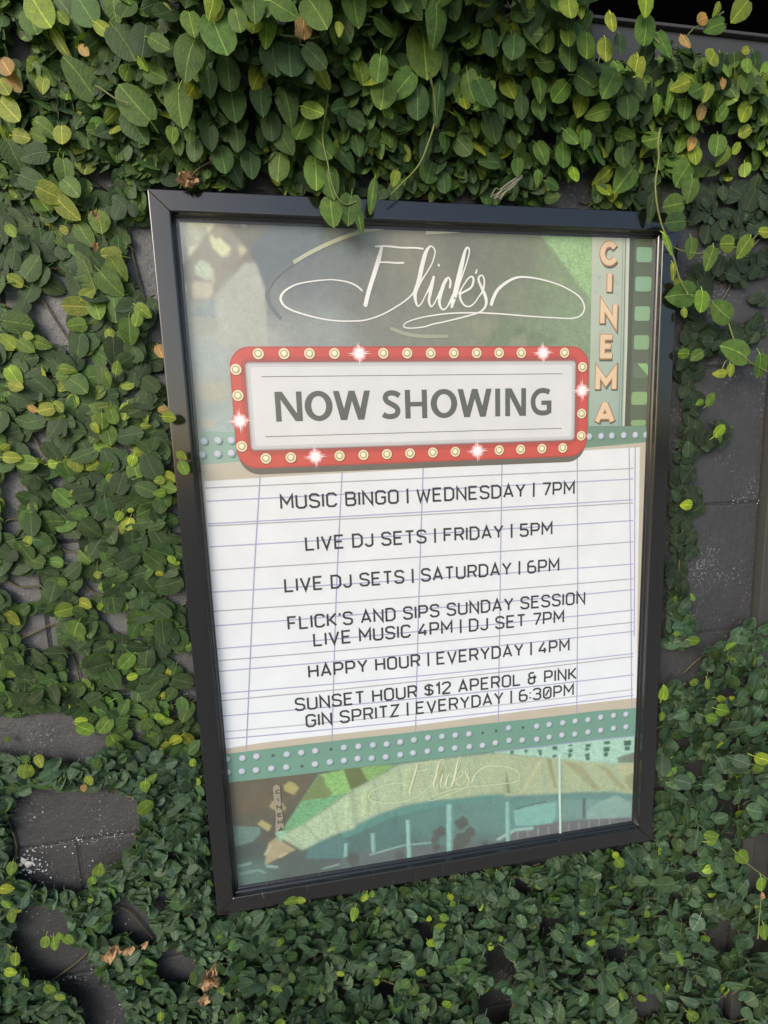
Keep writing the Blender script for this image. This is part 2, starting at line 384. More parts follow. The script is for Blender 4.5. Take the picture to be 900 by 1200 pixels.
def sheet():
    global POSTER
    gi = np.random.default_rng(3); mott = gi.normal(0, 1, (nz, nx)); k5 = np.ones(5) / 5
    soft = np.apply_along_axis(lambda v: np.convolve(v, k5, 'same'), 0, np.apply_along_axis(lambda v: np.convolve(v, k5, 'same'), 1, gi.normal(0, 1, (nz, nx))))
    green = np.clip((INKS[:, :, 1] - np.maximum(INKS[:, :, 0], INKS[:, :, 2])) * 6, 0, 1)
    c = INKS * (1 + mott * (.035 + .09 * green) + soft * .12)[:, :, None]
    X, Z = np.meshgrid(xs, zs); V = np.stack([X.ravel(), np.full(X.size, -PH), Z.ravel()], 1)
    jj, ii = np.meshgrid(np.arange(nz - 1), np.arange(nx - 1), indexing='ij'); a = (jj * nx + ii).ravel()
    Fq = np.stack([a, a + 1, a + nx + 1, a + nx], 1)
    me = bpy.data.meshes.new('poster'); me.vertices.add(len(V)); me.vertices.foreach_set('co', V.ravel()); me.loops.add(Fq.size); me.loops.foreach_set('vertex_index', Fq.ravel())
    me.polygons.add(len(Fq)); me.polygons.foreach_set('loop_start', np.arange(0, Fq.size, 4)); me.update(calc_edges=True); me.validate()
    ca = me.color_attributes.new('ink', 'FLOAT_COLOR', 'POINT'); ca.data.foreach_set('color', np.c_[np.clip(c, 0, 1).reshape(-1, 3), np.ones(len(V))].astype(np.float32).ravel())
    for sl in list(POSTER.users_collection): pass
    POSTER.data = me; me.materials.append(M_PRINT)
POSTER = link('poster', bpy.data.meshes.new('blank_sheet'), None); adopt(POSTER, fr)
POSTER['label'] = 'printed programme sheet with a red bulb marquee, script title and list of events'

def ribbon(pts, w, closed=False, cap=True):
    """polyline (x, z) with widths -> list of quads with mitred joints"""
    P_ = [np.array(p, float) for p in pts]; n = len(P_)
    if not hasattr(w, '__len__'): w = [w] * n
    L, R = [], []
    for i in range(n):
        if closed: a, b = P_[i - 1], P_[(i + 1) % n]
        else: a, b = P_[max(i - 1, 0)], P_[min(i + 1, n - 1)]
        t1 = P_[i] - a if (closed or i > 0) else b - P_[i]; t2 = b - P_[i] if (closed or i < n - 1) else t1
        t1 = t1 / (np.linalg.norm(t1) + 1e-12); t2 = t2 / (np.linalg.norm(t2) + 1e-12)
        t = t1 + t2; t = t / (np.linalg.norm(t) + 1e-9); nn = np.array((-t[1], t[0])); c = max(.35, float(np.dot(nn, np.array((-t1[1], t1[0])))))
        L.append(P_[i] + nn * w[i] / 2 / c); R.append(P_[i] - nn * w[i] / 2 / c)
    q = []
    m_ = n if closed else n - 1
    for i in range(m_):
        j = (i + 1) % n; q.append([tuple(L[i]), tuple(L[j]), tuple(R[j]), tuple(R[i])])
    if cap and not closed:
        for e, o_ in ((0, 1), (n - 1, n - 2)):
            d = P_[e] - P_[o_]; d /= np.linalg.norm(d) + 1e-12; nn = np.array((-d[1], d[0])); r = w[e] / 2
            q.append([tuple(P_[e] + r * (math.cos(a) * nn + math.sin(a) * d)) for a in np.linspace(0, math.pi, 7)])
    return q
def disc(c, r, n=16, sx=1.0): return [(c[0] + r * sx * math.cos(2 * math.pi * i / n), c[1] + r * math.sin(2 * math.pi * i / n)) for i in range(n)]
def rrect(x0, x1, z0, z1, r, n=6):
    out = []
    for cx, cz, a0 in ((x1 - r, z1 - r, 0), (x0 + r, z1 - r, 90), (x0 + r, z0 + r, 180), (x1 - r, z0 + r, 270)):
        for i in range(n + 1):
            a = math.radians(a0 + 90 * i / n); out.append((cx + r * math.cos(a), cz + r * math.sin(a)))
    return out
def blob(c, rx, rz, n=14, j=.2, seed=0):
    rr = random.Random(seed); return [(c[0] + rx * (1 + rr.uniform(-j, j)) * math.cos(2 * math.pi * i / n), c[1] + rz * (1 + rr.uniform(-j, j)) * math.sin(2 * math.pi * i / n)) for i in range(n)]

# film strip collage, upper left
K = (200, 250, 6.923)
paint([
 (crop(*K, [(630,290),(820,62),(1250,62),(1250,330),(1000,420),(900,470),(820,560),(790,640),(720,470)]), (97,104,108), 0),
 (crop(*K, [(370,60),(560,62),(800,62),(630,290),(480,120)]), (108,108,100), 1),
 (crop(*K, [(600,400),(690,400),(770,640),(785,1085),(370,1060),(350,690)]), (150,153,145), 1),
 (crop(*K, [(370,60),(470,110),(620,295),(320,692),(130,692),(95,555),(80,420),(145,350)]), (128,126,117), 2),
 (crop(*K, [(370,60),(440,60),(430,180),(320,170)]), (140,134,118), 3),
 (crop(*K, [(45,58),(95,58),(102,400),(80,420)]), (188,187,180), 3),
 (crop(*K, [(115,60),(370,60),(300,165),(290,100),(130,97)]), (186,187,155), 3),
 (crop(*K, [(140,265),(220,255),(145,350)]), (180,183,158), 3),
 (crop(*K, [(310,185),(335,172),(365,212),(395,190),(485,280),(462,340),(415,352),(340,275)]), (180,183,150), 3),
 (crop(*K, [(190,430),(240,375),(300,395),(340,450),(335,520),(300,545),(200,490)]), (158,168,150), 3),
 (crop(*K, [(165,590),(190,552),(340,555),(340,640),(305,690),(180,688)]), (160,157,142), 3),
 (crop(*K, [(90,555),(125,568),(130,700),(108,690)]), (176,178,150), 3),
 (crop(*K, [(340,440),(350,560),(335,560)]), (176,176,160), 4),
 (crop(*K, [(590,265),(620,297),(560,350),(545,260)]), (166,162,138), 4),
 (crop(*K, [(560,62),(600,62),(605,110),(580,95)]), (170,170,145), 4),
 (crop(*K, [(140,800),(350,690),(370,850),(160,830)]), (128,138,138), 1),
 (crop(*K, [(200,850),(380,850),(385,970),(210,985)]), (140,142,136), 1),
 (crop(220, 390, 3.214, [(30,190),(150,195),(150,245),(60,260),(35,240)]), (150,150,138), 1),
 (crop(220, 390, 3.214, [(40,320),(110,330),(115,360),(50,355)]), (150,152,140), 1),
 (crop(500, 265, 4.5, [(600,30),(890,30),(870,388)]), (134,160,117), 1),
 (crop(500, 265, 4.5, [(400,490),(690,600),(600,660),(300,640)]), (106,118,98), 1),
 (crop(500, 265, 4.5, [(235,500),(320,490),(335,560),(290,590),(235,570)]), (124,126,108), 2),
 (crop(500, 265, 4.5, [(440,590),(520,560),(540,640),(440,640)]), (120,126,106), 2),
], 1.2, 1.0, 1.19)  # collage inks paled to carry the haze reflected by the cover
# big faint ring behind the title
prn('title_ring', [(q, (190,192,165)) for q in ribbon(catmull([P(*a) for a in ((343,308),(365,295),(395,281),(425,271),(453,266))], 6), [.0042] * 24 + [.0022], cap=False)]
 + [(q, (196,196,170)) for q in ribbon(catmull([P(*a) for a in ((499,272.5),(520,271.5),(545,269.5))], 5), [.0040] * 10 + [.0018], cap=False)]
 + [(q, (120,126,130)) for q in ribbon(catmull([P(*a) for a in ((342,308),(322,325),(313,342),(317,358),(328,372))], 6), .0045)]
 + [(q, (166,168,148)) for q in ribbon(catmull([P(*a) for a in ((459,385),(475,391),(495,394),(524,394))], 6), .0042)], 6)

# script title: strokes (points in the photograph, stroke width in mm)
A9 = lambda pts: [(420 + a / 9, 270 + b / 9, w) for a, b, w in pts]
B9 = lambda pts: [(500 + a / 9, 280 + b / 9, w) for a, b, w in pts]
S1 = [(424.5,340.5,1.6),(418,335,1.8),(408,330.5,1.6),(394,328,1.4),(383,327.8,1.4),(366,329.5,1.5),(348,333,1.7),(335.5,339.5,2.3),(330,345.5,2.8),(329,351,2.8),(332.5,357.5,2.4),(341,363,2.0),(357,368.5,1.8),(377,373.5,1.7),(394,375.8,1.6),(412,376.2,1.6),(428,375,1.6),(445.5,369.5,1.6),(461,361.5,1.7),(474,353,1.8),(483,345,1.9)]
STROKES = [
 S1 + A9([(600,620,3.0),(640,520,5.0),(670,380,5.2),(705,250,4.6),(735,190,3.2),(765,165,1.8),(800,190,1.6),(808,240,1.6),(780,340,1.6),(730,430,1.6),(660,540,2.2),(605,640,4.5),(600,720,3.6),(625,795,2.0),(665,770,1.6),(710,680,1.6),(775,560,3.6),(795,490,3.0)]),
 A9([(795,490,2.4),(775,570,4.6),(755,680,3.8),(745,740,3.2),(765,800,2.0),(800,770,1.6),(860,650,2.2),(925,520,4.2)]),
 A9([(180,168,1.6),(300,165,2.0),(450,180,2.0),(600,183,2.0),(680,192,2.2)]),
 A9([(245,185,3.4),(215,300,5.0),(160,480,5.0),(110,640,5.0),(75,785,4.8)]),
 A9([(225,335,1.6),(300,335,1.9),(400,342,2.0),(475,340,2.2)]),
 [(514,310,2.2),(514.6,311.2,2.2)],
 B9([(245,510,2.6),(252,450,2.6),(235,410,2.0),(215,415,2.2),(180,480,4.2),(145,590,4.4),(135,670,3.4),(155,730,2.4),(185,742,2.0),(220,710,1.8),(270,620,3.4),(320,520,4.0)]),
 B9([(265,715,3.4),(295,600,5.6),(335,420,6.0),(375,250,5.0),(405,130,3.4),(430,90,2.2),(452,115,1.7),(440,190,1.7),(400,320,1.7),(345,480,2.2),(300,620,3.4),(265,715,3.0)]),
 B9([(340,575,2.0),(400,470,1.7),(450,405,1.8),(485,400,2.2),(495,440,2.8),(470,510,2.6),(400,555,2.4),(355,580,2.8),(360,640,2.6),(395,695,2.0),(445,712,1.8),(500,680,1.6),(550,610,1.6),(585,560,2.2),(605,500,2.4),(608,430,1.9),(590,388,1.7),(560,390,2.2),(548,430,2.8),(575,500,3.2),(615,590,4.0),(630,670,3.4),(605,735,2.4),(540,780,1.9),(400,820,1.8),(200,870,1.7),(60,900,1.6)]) + [(497,383,1.5),(482,384.5,1.4),(474.5,383.5,1.3),(473,381,1.3),(478,377,1.4),(490,373,1.5),(508,369.5,1.6),(530,367,1.7),(560,366.5,1.7),(590,368,1.7),(620,370.5,1.6),(650,372.3,1.6),(670,373,1.6),(680,370,1.8),(684.5,364,1.9),(684.5,357,1.9),(680,348.5,1.8),(670,341,1.7),(655,333.5,1.7),(635,327.5,1.9),(615,324.5,2.2),(603,326,2.8),(592,332,3.4),(583,340,3.8),(578,350,4.2),(576,356.5,4.2)],
 B9([(530,325,1.7),(520,358,2.2)]),
]
def smooth_stroke(st, xf=None, ws=1.0):
    pts = [np.array([*P(a, b), w]) for a, b, w in st]
    out = catmull(pts, 5)
    xy = [(q[0], q[1]) for q in out]; w = [max(.0004, q[2] * .001 * ws) for q in out]
    if xf: xy = [xf(*q) for q in xy]
    return ribbon(xy, w)
prn('title_script', [(q, (242,240,235)) for st in STROKES for q in smooth_stroke(st)], 8)

# teal riveted bands
TEAL, TEAL2 = (134,172,154), (118,160,146)
prn('rivet_band', [([P(229,507), P(245,505.5), P(262,506), P(290,508), P(290,540), P(283,541.5), P(232,545)], (150,180,168)),
 ([P(680,501), P(762,498), P(762,519), P(676,526)], (122,150,132))], 7)
# white programme board, beige surround
BEIGE = (196,188,172)
prn('board_surround', [([P(231,545), P(283,541), P(480,534), P(680,525.5), P(762,518), P(749,830), P(746,832), P(480,860), P(262,884)], BEIGE)], 8)
def hl(px0, py0, px1, py1): return [P(px0, py0), P(px1, py1)]
brd_top = [P(239,564), P(361,556.5), P(494,549.5), P(590,538), P(677,528.3), P(750,524)]
brd_bot = [P(746,818), P(640,830), P(560,840.5), P(480,851), P(400,860), P(320,868.5), P(261,878)]
def colr_board(p):  # paper tinted brighter and bluer downwards to offset the light falling off
    t = max(0, min(1, (.21 - p[1]) / .45)); return (int(230 + 4 * t), int(231 + 9 * t), int(234 + 14 * t))
bq = []
NB = 12
def along(pl, t):
    pl = [np.array(q) for q in pl]; d = [0]
    for a, b in zip(pl, pl[1:]): d.append(d[-1] + np.linalg.norm(b - a))
    s_ = t * d[-1]
    for i in range(len(pl) - 1):
        if s_ <= d[i + 1] + 1e-9: return tuple(pl[i] + (pl[i + 1] - pl[i]) * (s_ - d[i]) / (d[i + 1] - d[i]))
    return tuple(pl[-1])
for i in range(NB):
    a, b = along(brd_top, i / NB), along(brd_top, (i + 1) / NB); c, d = along(brd_bot, 1 - (i + 1) / NB), along(brd_bot, 1 - i / NB)
    bq.append(([a, b, c, d], [colr_board(q) for q in (a, b, c, d)]))
prn('letter_board', bq, 9)
BLUE, GREY = (176,176,208), (172,172,176)
LN = [(572,549,GREY),(587.5,561.3,BLUE),(614,585.7,BLUE),(616.6,589.3,GREY),(641,610,BLUE),(668.5,635,GREY),(694,661,BLUE),(716.5,678.3,GREY),(733.6,691,BLUE),(760.6,715,BLUE),(774.4,729.3,GREY),(787,740,BLUE),(813,766,BLUE),(821.5,769.3,GREY),(839.5,791,BLUE),(866.5,815,BLUE),(858,808,(190,190,200))]
lp = []
for ya, yb, c in LN:
    xa = 240 + (ya - 562) * .068; a = P(xa, ya); b = P(742, yb)
    bow = -.0022 * (ya - 560) / 300
    pts = catmull([a, ((a[0] * .75 + b[0] * .25), a[1] * .75 + b[1] * .25 + bow), ((a[0] + b[0]) / 2, (a[1] + b[1]) / 2 + bow * 1.3), ((a[0] * .25 + b[0] * .75), a[1] * .25 + b[1] * .75 + bow), b], 4)
    lp += [(q, c) for q in ribbon(pts, .0017 if c != GREY else .0015, cap=False)]
prn('board_rule', lp, 10)
lp = []
for st in ([(305,556.5),(297.5,680),(288.5,880)], [(401,553),(394,700),(389,868)], [(496,547),(491,700),(487,858)], [(588.5,536),(586,700),(584,847)], [(676.5,527),(677,700),(676,835)], [(737.3,524),(739.5,700),(740.5,832)], [(744.5,524),(744,600),(743.3,745)]):
    lp += [(q, (168,168,200)) for q in ribbon(catmull([P(*a) for a in st], 5), .0016, cap=False)]
prn('board_divider', lp, 11)
# lower teal band
bt = [P(262,884), P(350,873), P(420,865), P(480,858.5), P(560,849), P(640,840.5), P(700,833), P(752,829)]
bb = [P(764,859), P(746,862), P(700,866.5), P(640,873.5), P(580,880), P(500,890), P(420,899), P(362,906.5), P(262,918)]
prn('rivet_band', [([*bt, *bb], TEAL2)], 12)
prn('band_edge', [(q, (160,165,205)) for q in ribbon([P(*a) for a in ((752,861.5),(700,867),(640,874),(582,881))], .0013, cap=False)], 13)
R1 = [(266,890),(284,888.5),(300.5,886.5),(336,884),(353,882),(369.5,880),(403,876),(420,874.7),(437,873),(453,872),(469,869.5),(485,867),(501.5,864.5),(518,863),(533.5,861.5),(549.5,860),(596,853),(629,851),(643.5,849),(659.5,847),(674,845),(689,843.5),(704,840.5),(719,838.5),(733.5,837)]
R2 = [(267,905),(283.5,904),(300,902.5),(318,900.5),(335.5,899),(369,895.5),(386.5,893),(403,891.3),(419,889),(435.5,888.5),(452,887),(469,884.5),(484,882.3),(501,880.3),(517,878),(533,876.6),(550,875),(565.5,873.5),(580.5,870.5),(596.5,867.6),(612,867.3),(629,866.3),(643.5,863.8),(658.5,861.4),(673.6,860.3),(689,857.8),(704,855.7),(719,853.4),(733.6,851.8)]
R3 = [(239,517),(255.5,516),(271,516),(237,533),(255,532),(271,531),(690.5,511.5),(704.5,511),(717,510.5),(731,510),(744.5,509.7),(757,509.5)]
for i, (a, b) in enumerate(R1 + R2 + R3):
    c = P(a, b); hi = (196 + (i * 7) % 18, 208, 222)
    prn('rivet', [(disc((c[0] + .0011, c[1] - .0013), .0046, 10), (92,128,118)), (disc(c, .0044, 12), (168,184,196), 1), (disc((c[0] - .0005, c[1] + .0006), .0033, 10), hi, 2)], 13)
for a, b in ((320,885.5),(388,878),(565.6,859),(581.5,856.5),(613,852.5),(354,898)):
    c = P(a, b); prn('rivet_hole', [(disc(c, .0022, 8), (78,96,88))], 13)

# lower artwork
K5, K6, K7, K9 = (255, 860, 5.4545), (400, 860, 4.5), (580, 830, 5), (300, 900, 9)
top = crop(*K5, [(380,655),(430,640),(550,580),(720,465),(850,370)]) + crop(*K6, [(60,300),(170,240),(300,165),(400,150),(550,130),(700,115),(860,98)]) + crop(*K7, [(40,268),(130,275),(280,290),(400,300),(560,315),(660,325),(720,325),(840,330)])
bot = crop(*K5, [(540,745),(560,738),(650,690),(780,635),(880,605)]) + crop(*K6, [(80,480),(200,425),(330,380),(480,352),(600,343),(740,325),(860,318)]) + crop(*K7, [(60,518),(170,510),(300,505),(400,498),(500,492),(600,490),(700,490),(830,505)])
ccol = lambda p, e: tuple(int(a + (b - a) * max(0, min(1, (p[0] + .25) / .36))) - e for a, b in zip((184,208,180), (176,190,158)))
cq = []
for i in range(len(top) - 1):
    q = [top[i], top[i + 1], bot[i + 1], bot[i]]; cq.append((q, [ccol(q[0], 0), ccol(q[1], 0), ccol(q[2], 10), ccol(q[3], 10)]))
uo = [(crop(*K6, [(0,515),(80,480),(200,425),(330,380),(480,352),(640,340),(860,318),(860,345),(600,370),(430,400),(250,450),(100,520),(0,560)]), (92,136,130)),
 (crop(*K7, [(0,520),(300,505),(500,492),(700,490),(840,505),(840,540),(600,535),(300,545),(0,560)]), (98,134,130)),
 (crop(*K7, [(110,610),(200,570),(360,555),(355,640),(330,690),(120,690)]), (122,168,162)),
 (crop(*K7, [(540,600),(600,560),(715,510),(800,560),(800,640),(540,655)]), (128,158,152)),
 (crop(*K7, [(0,750),(180,700),(300,680),(500,655),(830,640),(840,675),(0,815)]), (104,108,112)),
 (crop(*K6, [(0,640),(300,610),(560,590),(760,570),(900,555),(900,600),(0,720)]), (96,108,110)),
 (crop(*K5, [(600,700),(780,650),(850,700),(820,800),(560,800)]), (88,122,122))]
uo += [(crop(*K7, [(70 + 60 * i, 730 - 9 * i), (78 + 60 * i, 729 - 9 * i), (78 + 60 * i, 775 - 9 * i), (70 + 60 * i, 776 - 9 * i)]), (128,140,140), 1) for i in range(11)]
uo += [(q, (140,176,170), 1) for q in ribbon(crop(*K7, [(20,770),(120,715),(220,705)]), .005)] + [(q, (140,180,174), 1) for q in ribbon(crop(*K6, [(150,640),(330,590),(480,575)]), .0018)] + [(q, (134,176,170), 1) for q in ribbon(crop(*K7, [(110,605),(250,600)]), .0014)] + [(q, (70,84,84), 1) for q in ribbon(crop(*K7, [(130,590),(300,548)]), .0016)]
for cx, cz, r_, s_ in ((520,520,38,1),(495,560,26,2),(640,470,40,3),(680,520,36,4),(640,560,48,5),(600,590,40,6),(500,600,28,7),(60,660,45,8),(310,640,30,9),(760,580,20,10)):
    c = crop(*K6, [(cx, cz)])[0]; uo.append((blob(c, r_ * .00024, r_ * .00024, 12, .3, s_), (86,92,90), 2 + (s_ % 3) * .3))
for x0, y0, x1, y1, w_ in ((572,372,572,625,.0088),(352,455,360,660,.0064),(166,525,170,625,.0052),(25,580,22,650,.0045),(878,360,880,580,.0062)):
    a, b = crop(*K6, [(x0, y0), (x1, y1)]); uo += [(q, (136,178,172), 3) for q in ribbon([a, b], w_, cap=False)] + [(q, (100,138,134), 3.5) for q in ribbon([(a[0] + w_ * .36, a[1]), (b[0] + w_ * .36, b[1])], w_ * .28, cap=False)]
uo += [(q, (92,100,104), 3) for q in ribbon(crop(*K7, [(524,530),(524,650)]), .005, cap=False)]
for a in ([(286,420),(286,470)], [(270,470),(300,470)], [(788,330),(788,370)]): uo += [(q, (74,104,102), 3) for q in ribbon(crop(*K6, a), .0012)]
uo += [(q, (128,158,150), 2) for q in ribbon(crop(*K9, [(120,1040),(220,1050)]), .004)] + [(q, (134,160,150), 2) for q in ribbon(crop(*K9, [(700,1070),(880,1020)]), .002)]
uo += [(q, (118,148,140), 2) for q in ribbon(crop(*K5, [(130,850),(210,830)]), .004)] + [(q, (112,142,134), 2) for q in ribbon(crop(*K5, [(140,900),(260,875),(300,890)]), .004)]
paint(uo, .6, 1.0, 1.08)
paint([
 (crop(*K5, [(100,330),(340,300),(280,400),(110,440)]), (106,103,89), 0), (crop(*K5, [(110,440),(260,400),(330,330),(360,470),(240,480),(110,520)]), (110,103,88), 1),
 (crop(*K5, [(85,590),(270,600),(275,640),(230,690),(95,728)]), (112,140,132), 2),
 (crop(*K5, [(645,262),(800,235),(900,222),(900,345),(850,365),(720,460),(550,580),(430,640),(380,650),(365,635),(430,590)]), (118,172,130), 1),
 (crop(*K6, [(0,182),(290,162),(170,240),(60,300),(0,335)]), (136,176,112), 1.5),
 (crop(*K5, [(650,262),(800,235),(860,370),(720,400),(735,385)]), (142,188,120), 2),
 (crop(*K5, [(655,262),(685,285),(690,330),(735,380),(700,412),(590,422),(530,440)]), (124,142,98), 3),
 (crop(*K6, [(10,185),(100,178),(145,260),(90,282),(50,295)]), (108,122,84), 3),
 (crop(*K9, [(90,1030),(130,800),(210,735),(420,870),(330,905),(200,975)]), (168,160,130), 3),
 (crop(*K9, [(80,925),(150,810),(165,830),(100,930)]), (190,188,160), 4), (crop(*K9, [(225,935),(330,895),(340,905),(250,955)]), (196,192,158), 4),
 (crop(*K9, [(290,195),(345,145),(400,160),(455,215),(400,290),(300,245)]), (168,164,114), 3), (crop(*K9, [(12,595),(60,550),(165,615),(128,675)]), (170,166,118), 3),
 (crop(*K9, [(140,410),(170,350),(280,370),(320,425),(280,470),(170,440)]), (160,156,118), 3),
], .7)
bq = [(crop(*K7, [(0,255),(270,228),(560,190),(840,160),(840,330),(720,325),(560,315),(400,300),(130,275),(0,262)]), (168,208,192))]
for x0, y0, x1, y1 in ((90,252,112,274),(172,246,196,258),(178,258,190,266),(254,246,276,262),(260,262,276,280),(338,226,366,248),(340,276,362,292),(432,216,456,226),(434,240,458,262),(430,266,452,290),(532,212,562,232),(530,236,554,250),(530,268,558,288),(534,290,556,308),(640,196,676,214),(638,230,674,258),(640,262,664,286),(758,192,800,222),(762,226,792,250)):
    bq.append((crop(*K7, [(x0, y0), (x1, y0 - 3), (x1, y1 - 3), (x0, y1)]), (74,112,100), 1))
bq += [(q, (120,150,140), 1.5) for q in ribbon(crop(*K7, [(400,280),(440,240),(530,208)]), .0008)]
paint(bq, .5)
paint(cq, 1.6); paint([(crop(*K5, [(370,640),(400,610),(440,640),(400,700)]), (160,205,180), 1)]
 + [(q, (150,152,116), 1) for st in ([(1,0),(1,0)],) for q in []]
 + [(crop(*K7, [(62,340),(70,500),(95,502)]), (118,122,96), 1), (crop(*K7, [(300,290),(330,300),(365,470),(350,470)]), (146,146,112), 1), (crop(*K7, [(270,300),(285,300),(165,500),(150,500)]), (196,198,158), 1),
    (crop(*K7, [(400,310),(500,330),(620,480),(590,485)]), (156,158,124), 1), (crop(*K7, [(600,330),(660,350),(780,480),(740,480)]), (158,160,126), 1),
    (crop(*K7, [(720,290),(840,255),(840,320),(725,322)]), (104,108,92), 2), (crop(*K7, [(725,330),(830,325),(830,380),(745,390)]), (188,188,150), 2), (crop(*K7, [(760,400),(840,380),(840,470),(790,480)]), (150,154,120), 2)]
 + [(crop(*K6, [(x, yt), (x + 22, yt - 8), (x + 8, yb), (x - 6, yb + 5)]), c_, 1) for x, yt, yb, c_ in ((20,345,480,(188,214,170)),(60,330,455,(160,186,146)),(110,300,440,(190,212,166)),(140,300,420,(158,180,140)),(330,190,360,(184,206,160)),(520,170,320,(160,166,124)))]
 + [(crop(*K5, [(x, yt), (x + 14, yt - 8), (x + 4, yb), (x - 8, yb + 5)]), (160,184,144), 1) for x, yt, yb in ((545,600,700),(700,520,640),(760,470,620))], 1.0, .8)

prn('lamp_post_print', [(q, (196,222,212)) for q in ribbon(crop(*K7, [(377,275),(378,500),(383,737)]), .0034)], 21)
def xf_small(x, z):
    a, b = P(329, 350), P(686, 362); a2, b2 = crop(*K6, [(145, 330)])[0], crop(*K7, [(147, 400)])[0]
    t = (x - a[0]) / (b[0] - a[0]); s = (b2[0] - a2[0]) / (b[0] - a[0])
    return (a2[0] + t * (b2[0] - a2[0]), a2[1] + t * (b2[1] - a2[1]) + (z - (a[1] + t * (b[1] - a[1]))) * s * 1.12)
prn('small_title_script', [(q, (218,226,194)) for st in STROKES for q in smooth_stroke(st, xf_small, .48)], 19.5)

# lettering made of strokes
c_ = .14
G = {
'A': (.64, [[(0,0),(.32,1),(.64,0)], [(.10,.28),(.54,.28)]]), 'B': (.60, [[(0,0),(0,1),(.44,1),(.57,.88),(.57,.64),(.45,.52),(0,.52)], [(.45,.52),(.60,.40),(.60,.13),(.47,0),(0,0)]]),
'C': (.58, [[(.58,.78),(.58,.86),(.45,1),(.13,1),(0,.86),(0,.14),(.13,0),(.45,0),(.58,.14),(.58,.22)]]), 'D': (.60, [[(0,0),(0,1),(.40,1),(.60,.80),(.60,.20),(.40,0),(0,0),(0,.2)]]),
'E': (.54, [[(.54,1),(0,1),(0,0),(.54,0)], [(0,.52),(.46,.52)]]), 'F': (.52, [[(.52,1),(0,1),(0,0)], [(0,.50),(.45,.50)]]),
'G': (.60, [[(.60,.78),(.60,.86),(.46,1),(.14,1),(0,.86),(0,.14),(.14,0),(.46,0),(.60,.14),(.60,.50),(.34,.50)]]), 'H': (.60, [[(0,0),(0,1)], [(.60,0),(.60,1)], [(0,.52),(.60,.52)]]),
'I': (.0, [[(0,0),(0,1)]]), 'J': (.46, [[(.46,1),(.46,.14),(.33,0),(.13,0),(0,.14),(0,.22)]]), 'K': (.58, [[(0,0),(0,1)], [(0,.50),(.16,.50),(.56,1)], [(.16,.50),(.58,0)]]),
'L': (.52, [[(0,1),(0,0),(.52,0)]]), 'M': (.72, [[(0,0),(0,1),(.36,.36),(.72,1),(.72,0)]]), 'N': (.60, [[(0,0),(0,1),(.60,0),(.60,1)]]),
'O': (.60, [[(.14,0),(0,.14),(0,.86),(.14,1),(.46,1),(.60,.86),(.60,.14),(.46,0),(.14,0),(.08,.06)]]), 'P': (.58, [[(0,0),(0,1),(.44,1),(.58,.86),(.58,.56),(.44,.42),(0,.42)]]),
'R': (.58, [[(0,0),(0,1),(.44,1),(.58,.86),(.58,.60),(.44,.46),(0,.46)], [(.34,.46),(.58,0)]]), 'S': (.58, [[(.57,.80),(.57,.87),(.44,1),(.14,1),(.01,.88),(.01,.66),(.12,.55),(.46,.46),(.58,.35),(.58,.13),(.45,0),(.14,0),(0,.13),(0,.21)]]),
'T': (.56, [[(0,1),(.56,1)], [(.28,1),(.28,0)]]), 'U': (.60, [[(0,1),(0,.14),(.14,0),(.46,0),(.60,.14),(.60,1)]]), 'V': (.62, [[(0,1),(.31,0),(.62,1)]]),
'W': (.86, [[(0,1),(.20,0),(.43,.80),(.66,0),(.86,1)]]), 'Y': (.62, [[(0,1),(.31,.46),(.62,1)], [(.31,.46),(.31,0)]]), 'Z': (.56, [[(0,1),(.56,1),(0,0),(.56,0)]]),
'0': (.58, [[(.14,0),(0,.14),(0,.86),(.14,1),(.44,1),(.58,.86),(.58,.14),(.44,0),(.14,0),(.08,.06)], [(.14,.22),(.44,.78)]]), '1': (.22, [[(0,.80),(.22,1),(.22,0)]]),
'2': (.56, [[(0,.80),(0,.87),(.13,1),(.43,1),(.56,.87),(.56,.66),(.02,.08),(.02,0),(.56,0)]]), '3': (.56, [[(0,.82),(0,.88),(.12,1),(.43,1),(.55,.88),(.55,.64),(.43,.52),(.18,.52)], [(.43,.52),(.56,.40),(.56,.13),(.43,0),(.12,0),(0,.12),(0,.18)]]),
'4': (.56, [[(.38,1),(0,.34),(0,.24),(.56,.24)], [(.42,.48),(.42,0)]]), '5': (.56, [[(.54,1),(.03,1),(.02,.56),(.42,.56),(.56,.43),(.56,.13),(.43,0),(.13,0),(0,.12),(0,.2)]]),
'6': (.58, [[(.44,1),(.14,.99),(0,.80),(0,.14),(.14,0),(.44,0),(.58,.14),(.58,.42),(.44,.55),(0,.55)]]), '7': (.54, [[(0,1),(.54,1),(.54,.9),(.20,0)]]),
'$': (.56, [[(.55,.74),(.55,.80),(.43,.91),(.13,.91),(.01,.80),(.01,.63),(.12,.53),(.45,.45),(.56,.35),(.56,.18),(.44,.07),(.13,.07),(0,.17),(0,.24)], [(.28,-.06),(.28,1.05)]]),
'&': (.64, [[(.44,1),(.17,1),(.05,.88),(.05,.68),(.17,.55),(.64,.55)], [(.17,.55),(0,.43),(0,.13),(.13,0),(.35,0),(.48,.13),(.48,.76)]]),
':': (.0, [[(0,.14),(0,.27)], [(0,.60),(0,.73)]]), "'": (.0, [[(0,.78),(0,1)]]), '|': (.0, [[(0,-.10),(0,1.10)]]), ' ': (.14, []),
}
